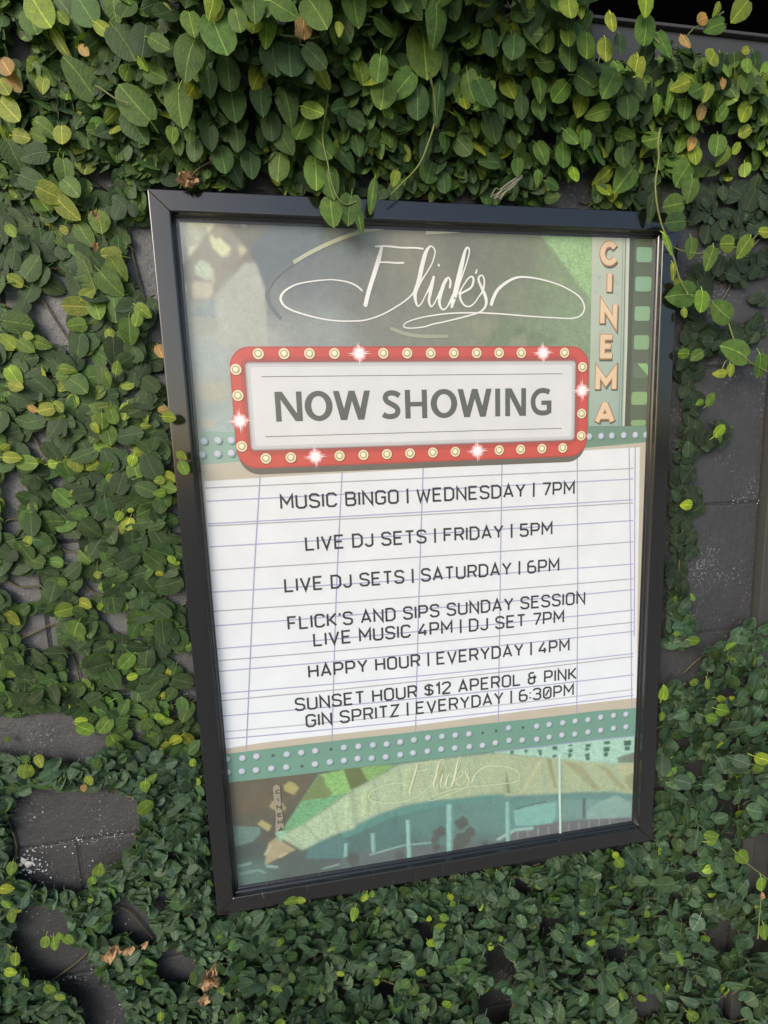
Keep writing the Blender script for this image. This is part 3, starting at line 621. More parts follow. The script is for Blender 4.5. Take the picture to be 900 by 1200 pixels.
def text_line(txt, x0, x1, z0, hgt, col, wd=.142):
    adv = .27; tot = 0
    for ch in txt: tot += G[ch][0] + adv
    tot -= adv; s = (x1 - x0 - hgt * wd) / tot; x = x0 + hgt * wd / 2; out = []
    hz = hgt * (1 - wd)
    for ch in txt:
        w_, sts = G[ch]
        for st in sts: out += [(q, col) for q in ribbon([(x + a * s, z0 + hgt * wd / 2 + b * hz) for a, b in st], hgt * wd, cap=False)]
        x += (w_ + adv) * s
    # each stroke a hair apart in depth so crossings never share a plane
    return [(q, c, (i % 9) * .08) for i, (q, c) in enumerate(out)]
INK = (64,64,67)
for txt, x0, x1, z0 in (("MUSIC BINGO | WEDNESDAY | 7PM", -.1995, .1848, .0888), ("LIVE DJ SETS | FRIDAY | 5PM", -.1728, .1537, .0360), ("LIVE DJ SETS | SATURDAY | 6PM", -.2013, .1642, -.0148),
 ("FLICK'S AND SIPS SUNDAY SESSION", -.2005, .2033, -.0639), ("LIVE MUSIC 4PM | DJ SET 7PM", -.1700, .1723, -.0884), ("HAPPY HOUR | EVERYDAY | 4PM", -.1788, .1811, -.1302),
 ("SUNSET HOUR $12 APEROL & PINK", -.1981, .1927, -.1732), ("GIN SPRITZ | EVERYDAY | 6:30PM", -.1859, .1887, -.1973)):
    prn('event_line', text_line(txt, x0, x1, z0, .0183, INK), 13)

# marquee
prn('marquee_shadow', [(rrect(-.2435, .1985, .1325, .24, .024), (112,108,100))], 14)
prn('marquee_border', [(rrect(-.2457, .2010, .1397, .2795, .0235, 8), (188,84,76)), (rrect(-.2440, .1993, .1414, .2778, .0225, 8), (206,92,82), 1), (rrect(-.2345, .1893, .1545, .2682, .014), (188,86,78), 2), (rrect(-.2312, .1862, .1582, .2648, .010), (164,94,88), 3)], 15)
prn('marquee_panel', [(rrect(-.2284, .1828, .1611, .2616, .0045), (176,176,178)), (rrect(-.2265, .1812, .1626, .2600, .004), (204,204,206), 1), (rrect(-.2230, .1780, .1660, .2565, .004), (222,222,224), 2)], 19.5)
prn('marquee_rule', [(q, (120,120,120)) for zz in (.2455, .1766) for q in ribbon([(-.2111, zz), (.1648, zz)], .0009, cap=False)], 22.5)
HD = (98,101,96)
zb, zt = .1937, .2282; hH = zt - zb
def para(x0, x1, x2, x3): return [(x0, zb), (x1, zb), (x3, zt), (x2, zt)]
def rect(x0, x1, z0=zb, z1=zt): return [(x0, z0), (x1, z0), (x1, z1), (x0, z1)]
def ringO(x0, x1):
    cx, rx, cz, rz = (x0 + x1) / 2, (x1 - x0) / 2, (zb + zt) / 2, hH / 2 + .0005; ix, iz = rx - .0078, rz - .0062; n = 32
    o_ = [(cx + rx * math.cos(2 * math.pi * i / n), cz + rz * math.sin(2 * math.pi * i / n)) for i in range(n)]
    i_ = [(cx + ix * math.cos(2 * math.pi * i / n), cz + iz * math.sin(2 * math.pi * i / n)) for i in range(n)]
    return [[o_[i], o_[(i + 1) % n], i_[(i + 1) % n], i_[i]] for i in range(n)]
def Nn(x0, x1): s = .0065; return [rect(x0, x0 + s), rect(x1 - s, x1), [(x0 + .0006, zt), (x0 + .0085, zt), (x1 - .0006, zb), (x1 - .0085, zb)]]
def Ww(x0, x1):
    w_ = x1 - x0; s = .0072; m_ = (x0 + x1) / 2; q1, q3 = x0 + w_ * .27, x1 - w_ * .27
    return [[(x0, zt), (x0 + s, zt), (q1 + s * .55, zb), (q1 - s * .55, zb)], [(q1 - s * .5, zb), (q1 + s * .5, zb), (m_ + s * .5, zt), (m_ - s * .5, zt)], [(m_ - s * .5, zt), (m_ + s * .5, zt), (q3 + s * .5, zb), (q3 - s * .5, zb)], [(q3 - s * .55, zb), (q3 + s * .55, zb), (x1, zt), (x1 - s, zt)]]
def Ss(x0, x1):
    w_ = x1 - x0; h_ = .0060
    pts = [(.92,.80),(.74,.875),(.50,.905),(.27,.85),(.20,.72),(.30,.60),(.52,.51),(.74,.41),(.82,.28),(.72,.14),(.46,.085),(.22,.105),(.06,.17)]
    return ribbon(catmull([(x0 + a * w_, zb + b * hH) for a, b in pts], 4), .0064, cap=False)
def Gg(x0, x1):
    w_ = x1 - x0
    pts = [(.90,.84),(.74,.89),(.55,.905),(.34,.85),(.17,.68),(.13,.48),(.18,.28),(.34,.13),(.56,.085),(.76,.10),(.87,.13)]
    return ribbon(catmull([(x0 + a * w_, zb + b * hH) for a, b in pts], 4), .0064, cap=False) + [rect(x1 - .0064, x1, zb + .0025, zb + hH * .54), rect(x0 + w_ * .52, x1 - .003, zb + hH * .38, zb + hH * .54)]
hd = Nn(-.1974, -.1662) + ringO(-.1634, -.1303) + Ww(-.1293, -.0846) + Ss(-.0710, -.0467) + [rect(-.0419, -.0353), rect(-.0208, -.0142), rect(-.0370, -.0190, zb + hH * .42, zb + hH * .58)] + ringO(-.0097, .0244) + Ww(.0250, .0694) + [rect(.0740, .0806)] + Nn(.0873, .1153) + Gg(.1211, .1500)
prn('heading_lettering', [(q, HD, (i % 7) * .1) for i, q in enumerate(hd)], 22.6)
def star(c, r, n=8, k=.16, a0=.0):
    out = []
    for i in range(n * 2):
        a = a0 + math.pi * i / n; rr = (r if i % 4 == 0 else r * .62) if i % 2 == 0 else r * k
        out.append((c[0] + rr * math.cos(a), c[1] + rr * math.sin(a)))
    return out
bulbs = [(x, .2714, i == 4 or i == 12) for i, x in enumerate(np.linspace(-.2126, .1672, 14))] + [(x, .1512, i in (2, 9)) for i, x in enumerate(np.linspace(-.2123, .1665, 14))] \
 + [(-.2389, zz, i == 2) for i, zz in enumerate((.2539, .2246, .1957, .1662))] + [(.1923, zz, i == 1) for i, zz in enumerate((.2536, .2242, .1948, .1662))]
for bx_, bz_, lit in bulbs:
    c = (float(bx_), float(bz_))
    if lit: prn('printed_bulb', [(disc(c, .0092, 20), (220,126,120)), (disc(c, .0078, 20), (230,168,164), .5), (star(c, .0135, 8, .30, .2), (232,186,184), 1), (star(c, .0150, 8, .18), (246,232,234), 1.5), (disc(c, .0066, 18), (238,214,216), 2), (disc(c, .0052, 18), (246,242,246), 3)], 22.5)
    else: prn('printed_bulb', [(disc((c[0] + .0003, c[1] - .0006), .0066, 18), (150,60,52)), (disc(c, .0062, 18), (240,232,200), 1), (disc(c, .0046, 16), (186,176,128), 2), (disc((c[0] - .0002, c[1] + .0003), .0029, 14), (246,240,214), 3)], 22.5)

# cinema sign and film perforations, upper right
KC = (690, 260, 4.615)
prn('sign_panel', [(crop(*KC, [(20,70),(232,70),(222,85),(208,700),(192,1104),(0,1106),(8,700)]), [(192,198,180),(192,198,180),(188,196,180),(172,190,176),(156,178,166),(156,178,166),(182,192,176)]),
 (crop(*KC, [(206,80),(222,80),(208,700),(194,1104),(184,1104),(196,700)]), (206,208,190), 1)] + [(q, (104,116,104), 2) for q in ribbon(crop(*KC, [(200,80),(190,600),(176,1104)]), .0010, cap=False)] + [(q, (118,132,122), 2) for q in ribbon(crop(*KC, [(186,80),(176,600),(162,1104)]), .0006, cap=False)]
 + [(q, (186,196,182), 2) for q in ribbon(crop(*KC, [(36,270),(28,420),(24,560)]), .0018)] + [(blob(crop(*KC, [(a, b)])[0], .003, .002, 9, .5, a), (176,186,172), 1.5) for a, b in ((60,300),(150,330),(40,380),(150,390),(70,590),(170,580),(100,765),(40,960),(160,700))], 9)
prn('film_edge', [(crop(*KC, [(222,70),(400,70),(330,1104),(192,1104),(208,700)]), (102,110,92)), (crop(*KC, [(345,80),(400,80),(345,1104),(318,1104)]), (120,130,110), 1), (crop(*KC, [(222,85),(250,85),(222,1104),(194,1104),(208,700)]), (88,93,77), 1)], 9)
HL_ = [(257,343,138,217),(250,340,297,375),(247,332,457,535),(243,328,613,690),(240,320,765,845),(230,317,918,990),(228,310,1070,1104)]
for i, (x0, x1, y0, y1) in enumerate(HL_):
    a, b = crop(*KC, [(x0, y1), (x1, y0)]); cc = [(142,178,148),(142,178,148),(144,176,140),(142,172,130),(112,126,100),(144,174,122),(144,174,126)][i]
    pl = [(rrect(a[0], b[0], a[1], b[1], .0036 if i < 6 else .003), cc)]
    if i == 4: pl.append((crop(*KC, [(262,765),(312,765),(321,775),(321,832)]), (146,186,126), 1))
    prn('film_perforation', pl, 12)
LET = {'C': (55,165,102,238), 'I': (92,130,260,395), 'N': (55,158,428,566), 'E': (55,143,605,742), 'M': (30,154,787,922), 'A': (26,145,960,1098)}
GL = dict(G); GL['A'] = (.64, [[(0,0),(.32,1)], [(.32,1),(.64,0)], [(.14,.28),(.50,.28)]]); GL['I'] = (.5, [[(.25,0),(.25,1)]]); GL['C'] = (1.0, [[(.5 + .5 * math.cos(math.radians(a)), .5 + .5 * math.sin(math.radians(a))) for a in range(38, 331, 17)]])
for ch, (x0, x1, y0, y1) in LET.items():
    a, b = crop(*KC, [(x0, y1), (x1, y0)]); w_, sts = GL[ch]; wd = .0082; pl = []
    sx = (b[0] - a[0] - wd) / max(w_, .01); sz = b[1] - a[1] - wd
    lay = ((.0014, -.0024, 1.12, (88,94,82), 0), (.0006, -.0010, 1.1, (150,112,82), 2), (0, 0, 1.0, (190,148,112), 4), (.0002, -.0002, .74, (230,202,168), 6))
    for dx, dz, k_, colr_, la in lay:
        qs = []
        for st in sts: qs += ribbon([(a[0] + wd / 2 + p * sx + dx, a[1] + wd / 2 + r_ * sz + dz) for p, r_ in st], wd * k_, cap=False)
        pl += [(q, colr_, la + (i % 9) * .1) for i, q in enumerate(qs)]
    prn('sign_letter', pl, 12)
# little cinema sign, lower left
prn('small_sign', [(crop(*K9, [(178,200),(210,172),(252,190),(262,350),(285,520),(298,650),(205,685),(210,500),(190,350)]), (158,152,134))], 16)
for ch, cx, cz in (('C',228,250),('I',232,333),('N',242,412),('E',250,495),('M',255,572),('A',262,645)):
    a, b = crop(*K9, [(cx - 24, cz + 26), (cx + 26, cz - 26)]); w_, sts = GL[ch]; wd = .0013; sx = (b[0] - a[0] - wd) / w_; sz = b[1] - a[1] - wd
    prn('small_letter', [(q, (66,66,58), (i % 9) * .1) for st in sts for i, q in enumerate(ribbon([(a[0] + wd / 2 + p * sx, a[1] + wd / 2 + r_ * sz) for p, r_ in st], wd, cap=False))], 17)
sheet()
adopt(mesh_obj('clear_cover', [(-.2903, -.0100, -.4138), (.2903, -.0100, -.4138), (.2903, -.0100, .4138), (-.2903, -.0100, .4138)], [(0, 1, 2, 3)], M_COVER), fr)

# ------------------------------------------------------------------ climbing fig
ST = [0, .1, .3, .54, .77, .925, 1.0]
HWD = [.15, .29, .38, .395, .325, .195, 0]; HEART = [.21, .365, .415, .36, .245, .125, 0]
def leaf_template(seed, wide=1.0):
    r = random.Random(seed); fold = r.uniform(-.10, .34); curl = r.uniform(-.16, .30); skew = r.uniform(-.05, .05); wav = r.uniform(.0, .03); tip = r.uniform(.92, 1.06); hk = (.1, .45, .8, .2, .6, .9, .35, .0, .7, .5, .3, .3)[(seed - 3) % 12]
    vs, uv, fs = [], [], []
    for i, (t, w) in enumerate(zip(ST[:-1], HWD[:-1])):
        w = (w * (1 - hk) + HEART[i] * hk) * wide * (tip if t > .6 else 1)
        for u in (-1, -.5, 0, .5, 1):
            y = t - ((.02 + .06 * hk) * math.sin(math.pi * min(1, abs(u) * .62 + .12)) if i == 0 else 0) + (.05 * (1 - abs(u)) if i == 0 else 0)
            zc = fold * abs(u) * w - curl * t * t - .16 * (u * w) ** 2 * 2 + wav * math.sin(7 * t + 3 * u + seed) * abs(u)
            vs.append((u * w + skew * math.sin(math.pi * t), y, zc)); uv.append((.5 + .5 * u * w / .42, t))
    tipi = len(vs); vs.append((0, 1.0, -curl)); uv.append((.5, 1))
    for i in range(len(ST) - 2):
        for j in range(4): fs.append((i * 5 + j, i * 5 + j + 1, (i + 1) * 5 + j + 1, (i + 1) * 5 + j))
    b = (len(ST) - 2) * 5
    for j in range(4): fs.append((b + j, b + j + 1, tipi))
    # stalk
    s0 = len(vs); pr = .022; L_ = r.uniform(.18, .34)
    for (yy, zz) in ((.03, -.004), (-L_, -.12)):
        for k in range(3):
            a = 2 * math.pi * k / 3; vs.append((pr * math.cos(a), yy, zz + pr * math.sin(a))); uv.append((.5, .5))
    for k in range(3): fs.append((s0 + k, s0 + (k + 1) % 3, s0 + 3 + (k + 1) % 3, s0 + 3 + k))
    return np.array(vs), np.array(uv), fs
TPL = [leaf_template(i + 3, w) for i, w in enumerate((1.0, .92, 1.08, .96, 1.02, .88, 1.1, .98, .9, 1.04, .42, .5))]   # the last two are seen edge on: narrow
TME = []
for i, (v, uv, f) in enumerate(TPL):
    me = bpy.data.meshes.new('leaf'); me.from_pydata(v.tolist(), [], f); me.polygons.foreach_set('use_smooth', [True] * len(f))
    ul = me.uv_layers.new(name='UVMap'); li = np.zeros(len(me.loops), int); me.loops.foreach_get('vertex_index', li); ul.data.foreach_set('uv', uv[li].ravel())
    me.materials.append(M_LEAFO); TME.append(me)

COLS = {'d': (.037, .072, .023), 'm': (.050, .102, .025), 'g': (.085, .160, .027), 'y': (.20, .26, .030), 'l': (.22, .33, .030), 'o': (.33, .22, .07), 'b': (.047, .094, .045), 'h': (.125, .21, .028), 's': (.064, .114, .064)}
def vary(c, k=.16):
    c = COLS[c] if isinstance(c, str) else c
    k = k * 1.2
    a = math.exp(random.gauss(0, k)); return (c[0] * a * random.uniform(.9, 1.12), c[1] * a, c[2] * a * random.uniform(.85, 1.2))
LEAVES = []   # (px, py, matrix 3x3 columns * size, base, template, colour, size px, plant)
def scale_at(v): return (v - CAM).dot(FWD) / F_PX
def place(px, py, L, ang, col, h, lift=.2, roll=0., tpl=None, centre=True, plant=None, hero=False):
    """leaf blade centred on the place seen at (px, py), h metres off the wall; ang: tip direction, 0 right, 90 down"""
    a = math.radians(ang); c = wp(px, py, h); s = scale_at(c); Lm = L * s
    d = Vector((math.cos(a) * math.cos(lift), -math.sin(lift), -math.sin(a) * math.cos(lift)))
    n = Vector((0, -1, 0)) - d * d.dot(Vector((0, -1, 0))); n.normalize(); side = d.cross(n)
    n2 = n * math.cos(roll) + side * math.sin(roll); side2 = d.cross(n2)
    base = c - d * (Lm * .48) if centre else c
    tp = random.randrange(10) if tpl is None else tpl
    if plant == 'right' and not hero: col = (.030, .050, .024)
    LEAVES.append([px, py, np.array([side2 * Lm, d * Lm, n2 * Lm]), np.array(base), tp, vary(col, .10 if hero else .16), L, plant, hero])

def inside(poly, x, y):
    c = False; j = len(poly) - 1
    for i in range(len(poly)):
        xi, yi = poly[i]; xj, yj = poly[j]
        if (yi > y) != (yj > y) and x < (xj - xi) * (y - yi) / (yj - yi) + xi: c = not c
        j = i
    return c
FRQ = [(170, 218), (798, 247), (765, 987), (254, 1076)]
BARE = [
 [(35,340),(78,345),(84,395),(60,412),(38,385)], [(0,333),(22,338),(24,357),(0,362)], [(145,268),(170,258),(180,350),(165,352),(152,320)], [(166,375),(184,372),(187,410),(168,408)],
 [(94,420),(116,426),(112,442),(98,440)], [(146,452),(162,458),(160,474),(148,470)], [(30,498),(58,502),(60,536),(30,532)], [(174,436),(190,436),(190,452),(176,452)], [(95,196),(112,188),(138,200),(138,222),(118,232),(100,226)],
 [(0,550),(26,550),(28,590),(14,602),(0,596)], [(0,602),(24,602),(26,630),(0,632)], [(50,556),(78,558),(76,576),(52,572)], [(64,626),(88,634),(96,664),(70,662)], [(0,668),(46,670),(52,704),(30,708),(0,700)], [(90,676),(122,680),(120,702),(96,700)],
 [(24,724),(62,720),(70,752),(50,764),(26,756)], [(117,718),(150,720),(150,742),(122,742)], [(78,752),(96,756),(98,795),(82,800)], [(186,694),(212,692),(214,712),(190,714)], [(200,766),(224,766),(224,784),(204,782)], [(204,804),(228,804),(228,822),(206,820)],
 [(-40,838),(85,838),(120,868),(120,884),(92,896),(50,888),(15,884),(-40,880)],
 [(24,928),(90,926),(150,934),(172,944),(166,962),(156,985),(140,1008),(112,1022),(96,1046),(60,1046),(22,1030),(10,1010),(8,960)],
 [(12,1066),(60,1062),(84,1080),(80,1098),(104,1118),(118,1150),(140,1166),(150,1230),(108,1230),(88,1172),(60,1150),(30,1148),(18,1118)], [(125,1062),(150,1052),(168,1068),(186,1096),(172,1112),(150,1098),(130,1092)],
 [(285,200),(292,186),(305,190),(330,215),(330,222),(282,220)], [(283,112),(300,118),(304,165),(286,170)], [(196,176),(216,182),(212,208),(196,206)], [(4,22),(32,30),(34,70),(8,72)],
 [(620,142),(650,144),(658,162),(640,172),(622,166)], [(672,192),(702,186),(702,232),(662,240),(625,232),(660,215)], [(528,222),(560,222),(560,236),(528,236)], [(412,205),(450,200),(455,222),(415,222)],
 [(836,928),(860,932),(860,952),(840,952)], [(866,985),(900,975),(930,1000),(925,1060),(880,1052)], [(775,760),(824,750),(826,790),(800,800),(778,800)],
]
DARKCIRC = [(585,1128,14),(500,1095,9),(640,1085,8),(720,1120,9),(760,1180,14),(580,1180,16),(450,1160,9),(205,1135,18),(190,1060,9),(860,1180,12),(800,870,9),(848,1100,16),(890,1110,14),(610,1040,8),(815,905,8)]
RPATH = [(815,345),(812,380),(806,430),(812,470),(810,510),(800,560),(800,620),(794,680),(790,740),(784,790)]
RSPOT = [(818,232,13),(830,245,17),(846,225,14),(868,218,18),(885,232,18),(845,258,19),(862,268,18),(880,262,20),(893,250,16),(830,275,12),(890,305,17),(865,320,16),(845,318,14),(818,330,14),(806,350,10),(884,385,17),(862,395,12),(835,388,13),(842,408,14),(818,400,16),(890,350,9),(846,505,12),(838,515,10),(818,520,13),(812,585,14),(806,640,14),(800,700,14),(850,390,12),(862,770,20),(880,745,16),(835,765,12),(808,735,14),(800,775,10)]
def cover(px, py):
    if inside(FRQ, px, py): return 0
    for b in BARE:
        if inside(b, px, py): return 0
    for x, y, r in DARKCIRC:
        if (px - x) ** 2 + (py - y) ** 2 < r * r * 1.5: return 0
    if px > 755 and py < 212:
        if py < 52 + (px - 755) * .12: return 0
        if px > 800 and py > 142 + 8 * math.sin(px * .2): return .5 if (px > 880 or py > 188) else (0 if px > 815 else .6)
        return 1
    if py < 68 and px > 592:
        lim = 14 + (px - 600) * .12
        if px > 690: return 0
        return 1 if py > lim - 8 else .35
    if px > 770 and py < 800:
        for x, y, r in RSPOT:
            if (px - x) ** 2 + (py - y) ** 2 < r * r: return 1
        for (xa, ya), (xb, yb) in zip(RPATH, RPATH[1:]):
            if ya <= py <= yb:
                xc = xa + (xb - xa) * (py - ya) / (yb - ya)
                if abs(px - xc) < 13: return 1
        if py > 800 - (px - 780) * .55: return 1
        if px > 900 and py < 330: return .6
        return 0
    return 1
def zone(px, py):
    if px > 755 and 700 > py >= 212: return 'right'
    if px > 745 and py >= 700: return 'lowright'
    if py > 985 or (px < 262 and py > 880): return 'bottom'
    if py < 236: return 'top'
    return 'left'
def thick(px, py):
    v = wp(px, py, 0); n = noise.noise(Vector((v.x * 9, 3.3, v.z * 9))) * .6 + noise.noise(Vector((v.x * 24, 8.1, v.z * 24))) * .5
    z_ = zone(px, py)
    if z_ == 'top':
        t = max(0, (240 - py) / 240); side = max(0, min(1, (px - 90) / 130)); e = .006 + .070 * t ** 1.1 * (.15 + .85 * side)
        if px > 740: e *= .55
        return e * (1 + .45 * n)
    if z_ == 'left': return .004 + .002 * (n + .5)
    if z_ == 'right': return .006
    if z_ == 'bottom':
        dfr = max(0, (py - (1076 - (px - 254) * .174)) / 90) if px > 240 else .5
        if px < 130 and py > 1140: dfr = .8
        e = .008 + .032 * min(1, dfr) * (1 if px > 270 else .28); return e * (1 + .75 * n)
    dfr = min(1, max(0, (px - 770) / 60)); e = .008 + .026 * dfr; 
    if py < 820: e *= .5
    return e * (1 + .8 * n)
def lsize(px, py):
    z_ = zone(px, py)
    if z_ == 'top': return 20.5 + 7 * max(0, (200 - py) / 200)
    if z_ == 'left': return 27 - 4.5 * min(1, max(0, (py - 400) / 450))
    if z_ == 'right': return 20
    if z_ == 'bottom': return 17.5 - 1.0 * min(1, max(0, (py - 1000) / 200))
    return 18.5
def colour(px, py):
    z_ = zone(px, py); r = random.random()
    v = wp(px, py, 0); n = noise.noise(Vector((v.x * 7, 1.7, v.z * 7)))
    if z_ == 'top':
        if px > 720: return 'd' if r < .35 else 'm' if r < .62 else 'g' if r < .82 else 'h' if r < .93 else 'y'
        return 'd' if r < .34 else 'm' if r < .72 else 'g' if r < .95 else 'y'
    if z_ == 'left':
        k = .12 if py < 560 else .03
        return 'y' if r < k * .5 else 'h' if r < k else 'g' if r < k + .10 + .1 * n else 'm' if r < .5 else 'd'
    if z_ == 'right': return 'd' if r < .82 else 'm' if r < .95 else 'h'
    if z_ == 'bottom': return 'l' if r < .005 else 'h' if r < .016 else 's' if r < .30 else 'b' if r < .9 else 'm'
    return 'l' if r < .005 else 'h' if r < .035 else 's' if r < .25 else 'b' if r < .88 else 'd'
CELL = 5; X0, Y0, X1, Y1 = -110, -110, 1010, 1310
gw, gh = (X1 - X0) // CELL, (Y1 - Y0) // CELL
occ = np.zeros((gw, gh)); cov = np.zeros((gw, gh))
for i in range(gw):
    for j in range(gh): cov[i, j] = cover(X0 + (i + .5) * CELL, Y0 + (j + .5) * CELL)
def stamp(px, py, L):
    r = L * .40; i0, i1 = int((px - r - X0) / CELL), int((px + r - X0) / CELL); j0, j1 = int((py - r - Y0) / CELL), int((py + r - Y0) / CELL)
    occ[max(0, i0):i1 + 1, max(0, j0):j1 + 1] += .8
TGT = {'top': 2.3, 'left': 1.12, 'right': 1.25, 'bottom': 2.6, 'lowright': 2.5}
tgt = np.zeros((gw, gh))
for i in range(gw):
    for j in range(gh): tgt[i, j] = TGT[zone(X0 + (i + .5) * CELL, Y0 + (j + .5) * CELL)] * cov[i, j]
STEMS = []
def near_frame(px, py, pad):
    # distance test against the frame quad
    for k in range(8):
        a = k * math.pi / 4
        if inside(FRQ, px + pad * math.cos(a), py + pad * math.sin(a)): return True
    return inside(FRQ, px, py)
def grow(px, py):
    head = random.uniform(0, 360); side = random.choice((-1, 1)); pts = []; z_ = zone(px, py)
    if z_ == 'top': head = random.gauss(90, 50)
    n = random.randint(4, 12); miss = 0
    for k in range(n):
        L = lsize(px, py) * random.choice((random.uniform(.55, .9), random.uniform(.85, 1.25), random.uniform(.85, 1.25))) * (.78 if k > n - 3 else 1)
        i, j = int((px - X0) / CELL), int((py - Y0) / CELL)
        if not (0 <= i < gw and 0 <= j < gh) or cov[i, j] == 0: break
        if occ[i, j] > tgt[i, j] * 1.5: miss += 1
        if miss > 2: break
        z_ = zone(px, py); T = thick(px, py); u = random.random()
        h = T * (.25 + .75 * u ** .6) if z_ in ('top', 'bottom', 'lowright') else .0012 + T * u * .6 + .0011 * occ[i, j]
        pts.append(wp(px, py, max(.002, h * .7)))
        a = head + side * random.uniform(35, 75)
        if z_ == 'top': a = a * .35 + 90 * .65 + random.gauss(0, 25) if abs(((a - 90 + 180) % 360) - 180) < 150 else random.gauss(90, 40)
        lift = {'top': random.gauss(.25, .28), 'left': random.gauss(.05, .08), 'right': random.gauss(.04, .06)}.get(z_, random.gauss(.15, .24))
        if z_ in ('bottom', 'lowright') and random.random() < .35: a = random.gauss(-80, 45); lift = random.uniform(.1, .6)
        roll = random.gauss(0, {'top': .38, 'left': .14, 'right': .07}.get(z_, .42))
        lx = px + math.cos(math.radians(a)) * L * .45; ly = py + math.sin(math.radians(a)) * L * .45
        ii, jj = int((lx - X0) / CELL), int((ly - Y0) / CELL)
        ok = 0 <= ii < gw and 0 <= jj < gh and cov[ii, jj] > 0
        if ok and z_ in ('left', 'right', 'bottom'):
            ca_, sa_ = math.cos(math.radians(a)) * L, math.sin(math.radians(a)) * L; bad = 0
            for f1, f2 in ((.45, 0), (.2, .3), (.2, -.3), (-.35, .28), (-.35, -.28)):
                i3, j3 = int((lx + ca_ * f1 - sa_ * f2 - X0) / CELL), int((ly + sa_ * f1 + ca_ * f2 - Y0) / CELL)
                if not (0 <= i3 < gw and 0 <= j3 < gh) or cov[i3, j3] == 0: bad += 1
            if bad > (1 if z_ != 'right' else 2): ok = False
        if ok and not near_frame(lx, ly, L * (.33 if z_ != 'top' else .20)):
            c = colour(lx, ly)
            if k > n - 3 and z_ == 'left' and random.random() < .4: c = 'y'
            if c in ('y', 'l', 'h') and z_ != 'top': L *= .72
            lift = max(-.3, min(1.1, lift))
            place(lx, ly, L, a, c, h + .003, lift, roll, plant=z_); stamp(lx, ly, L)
        step = L * random.uniform(.42, .6); head += random.gauss(0, 20); side = -side
        px += math.cos(math.radians(head)) * step; py += math.sin(math.radians(head)) * step
    if len(pts) > 2: STEMS.append((z_, pts))
tries = 0
cells = np.argwhere(cov > 0)
while tries < 60:
    need = cells[(occ[cells[:, 0], cells[:, 1]] < tgt[cells[:, 0], cells[:, 1]] * .62)]
    if len(need) < 40: break
    for i, j in need[rng.permutation(len(need))[:260]]:
        grow(X0 + (i + random.random()) * CELL, Y0 + (j + random.random()) * CELL)
    tries += 1

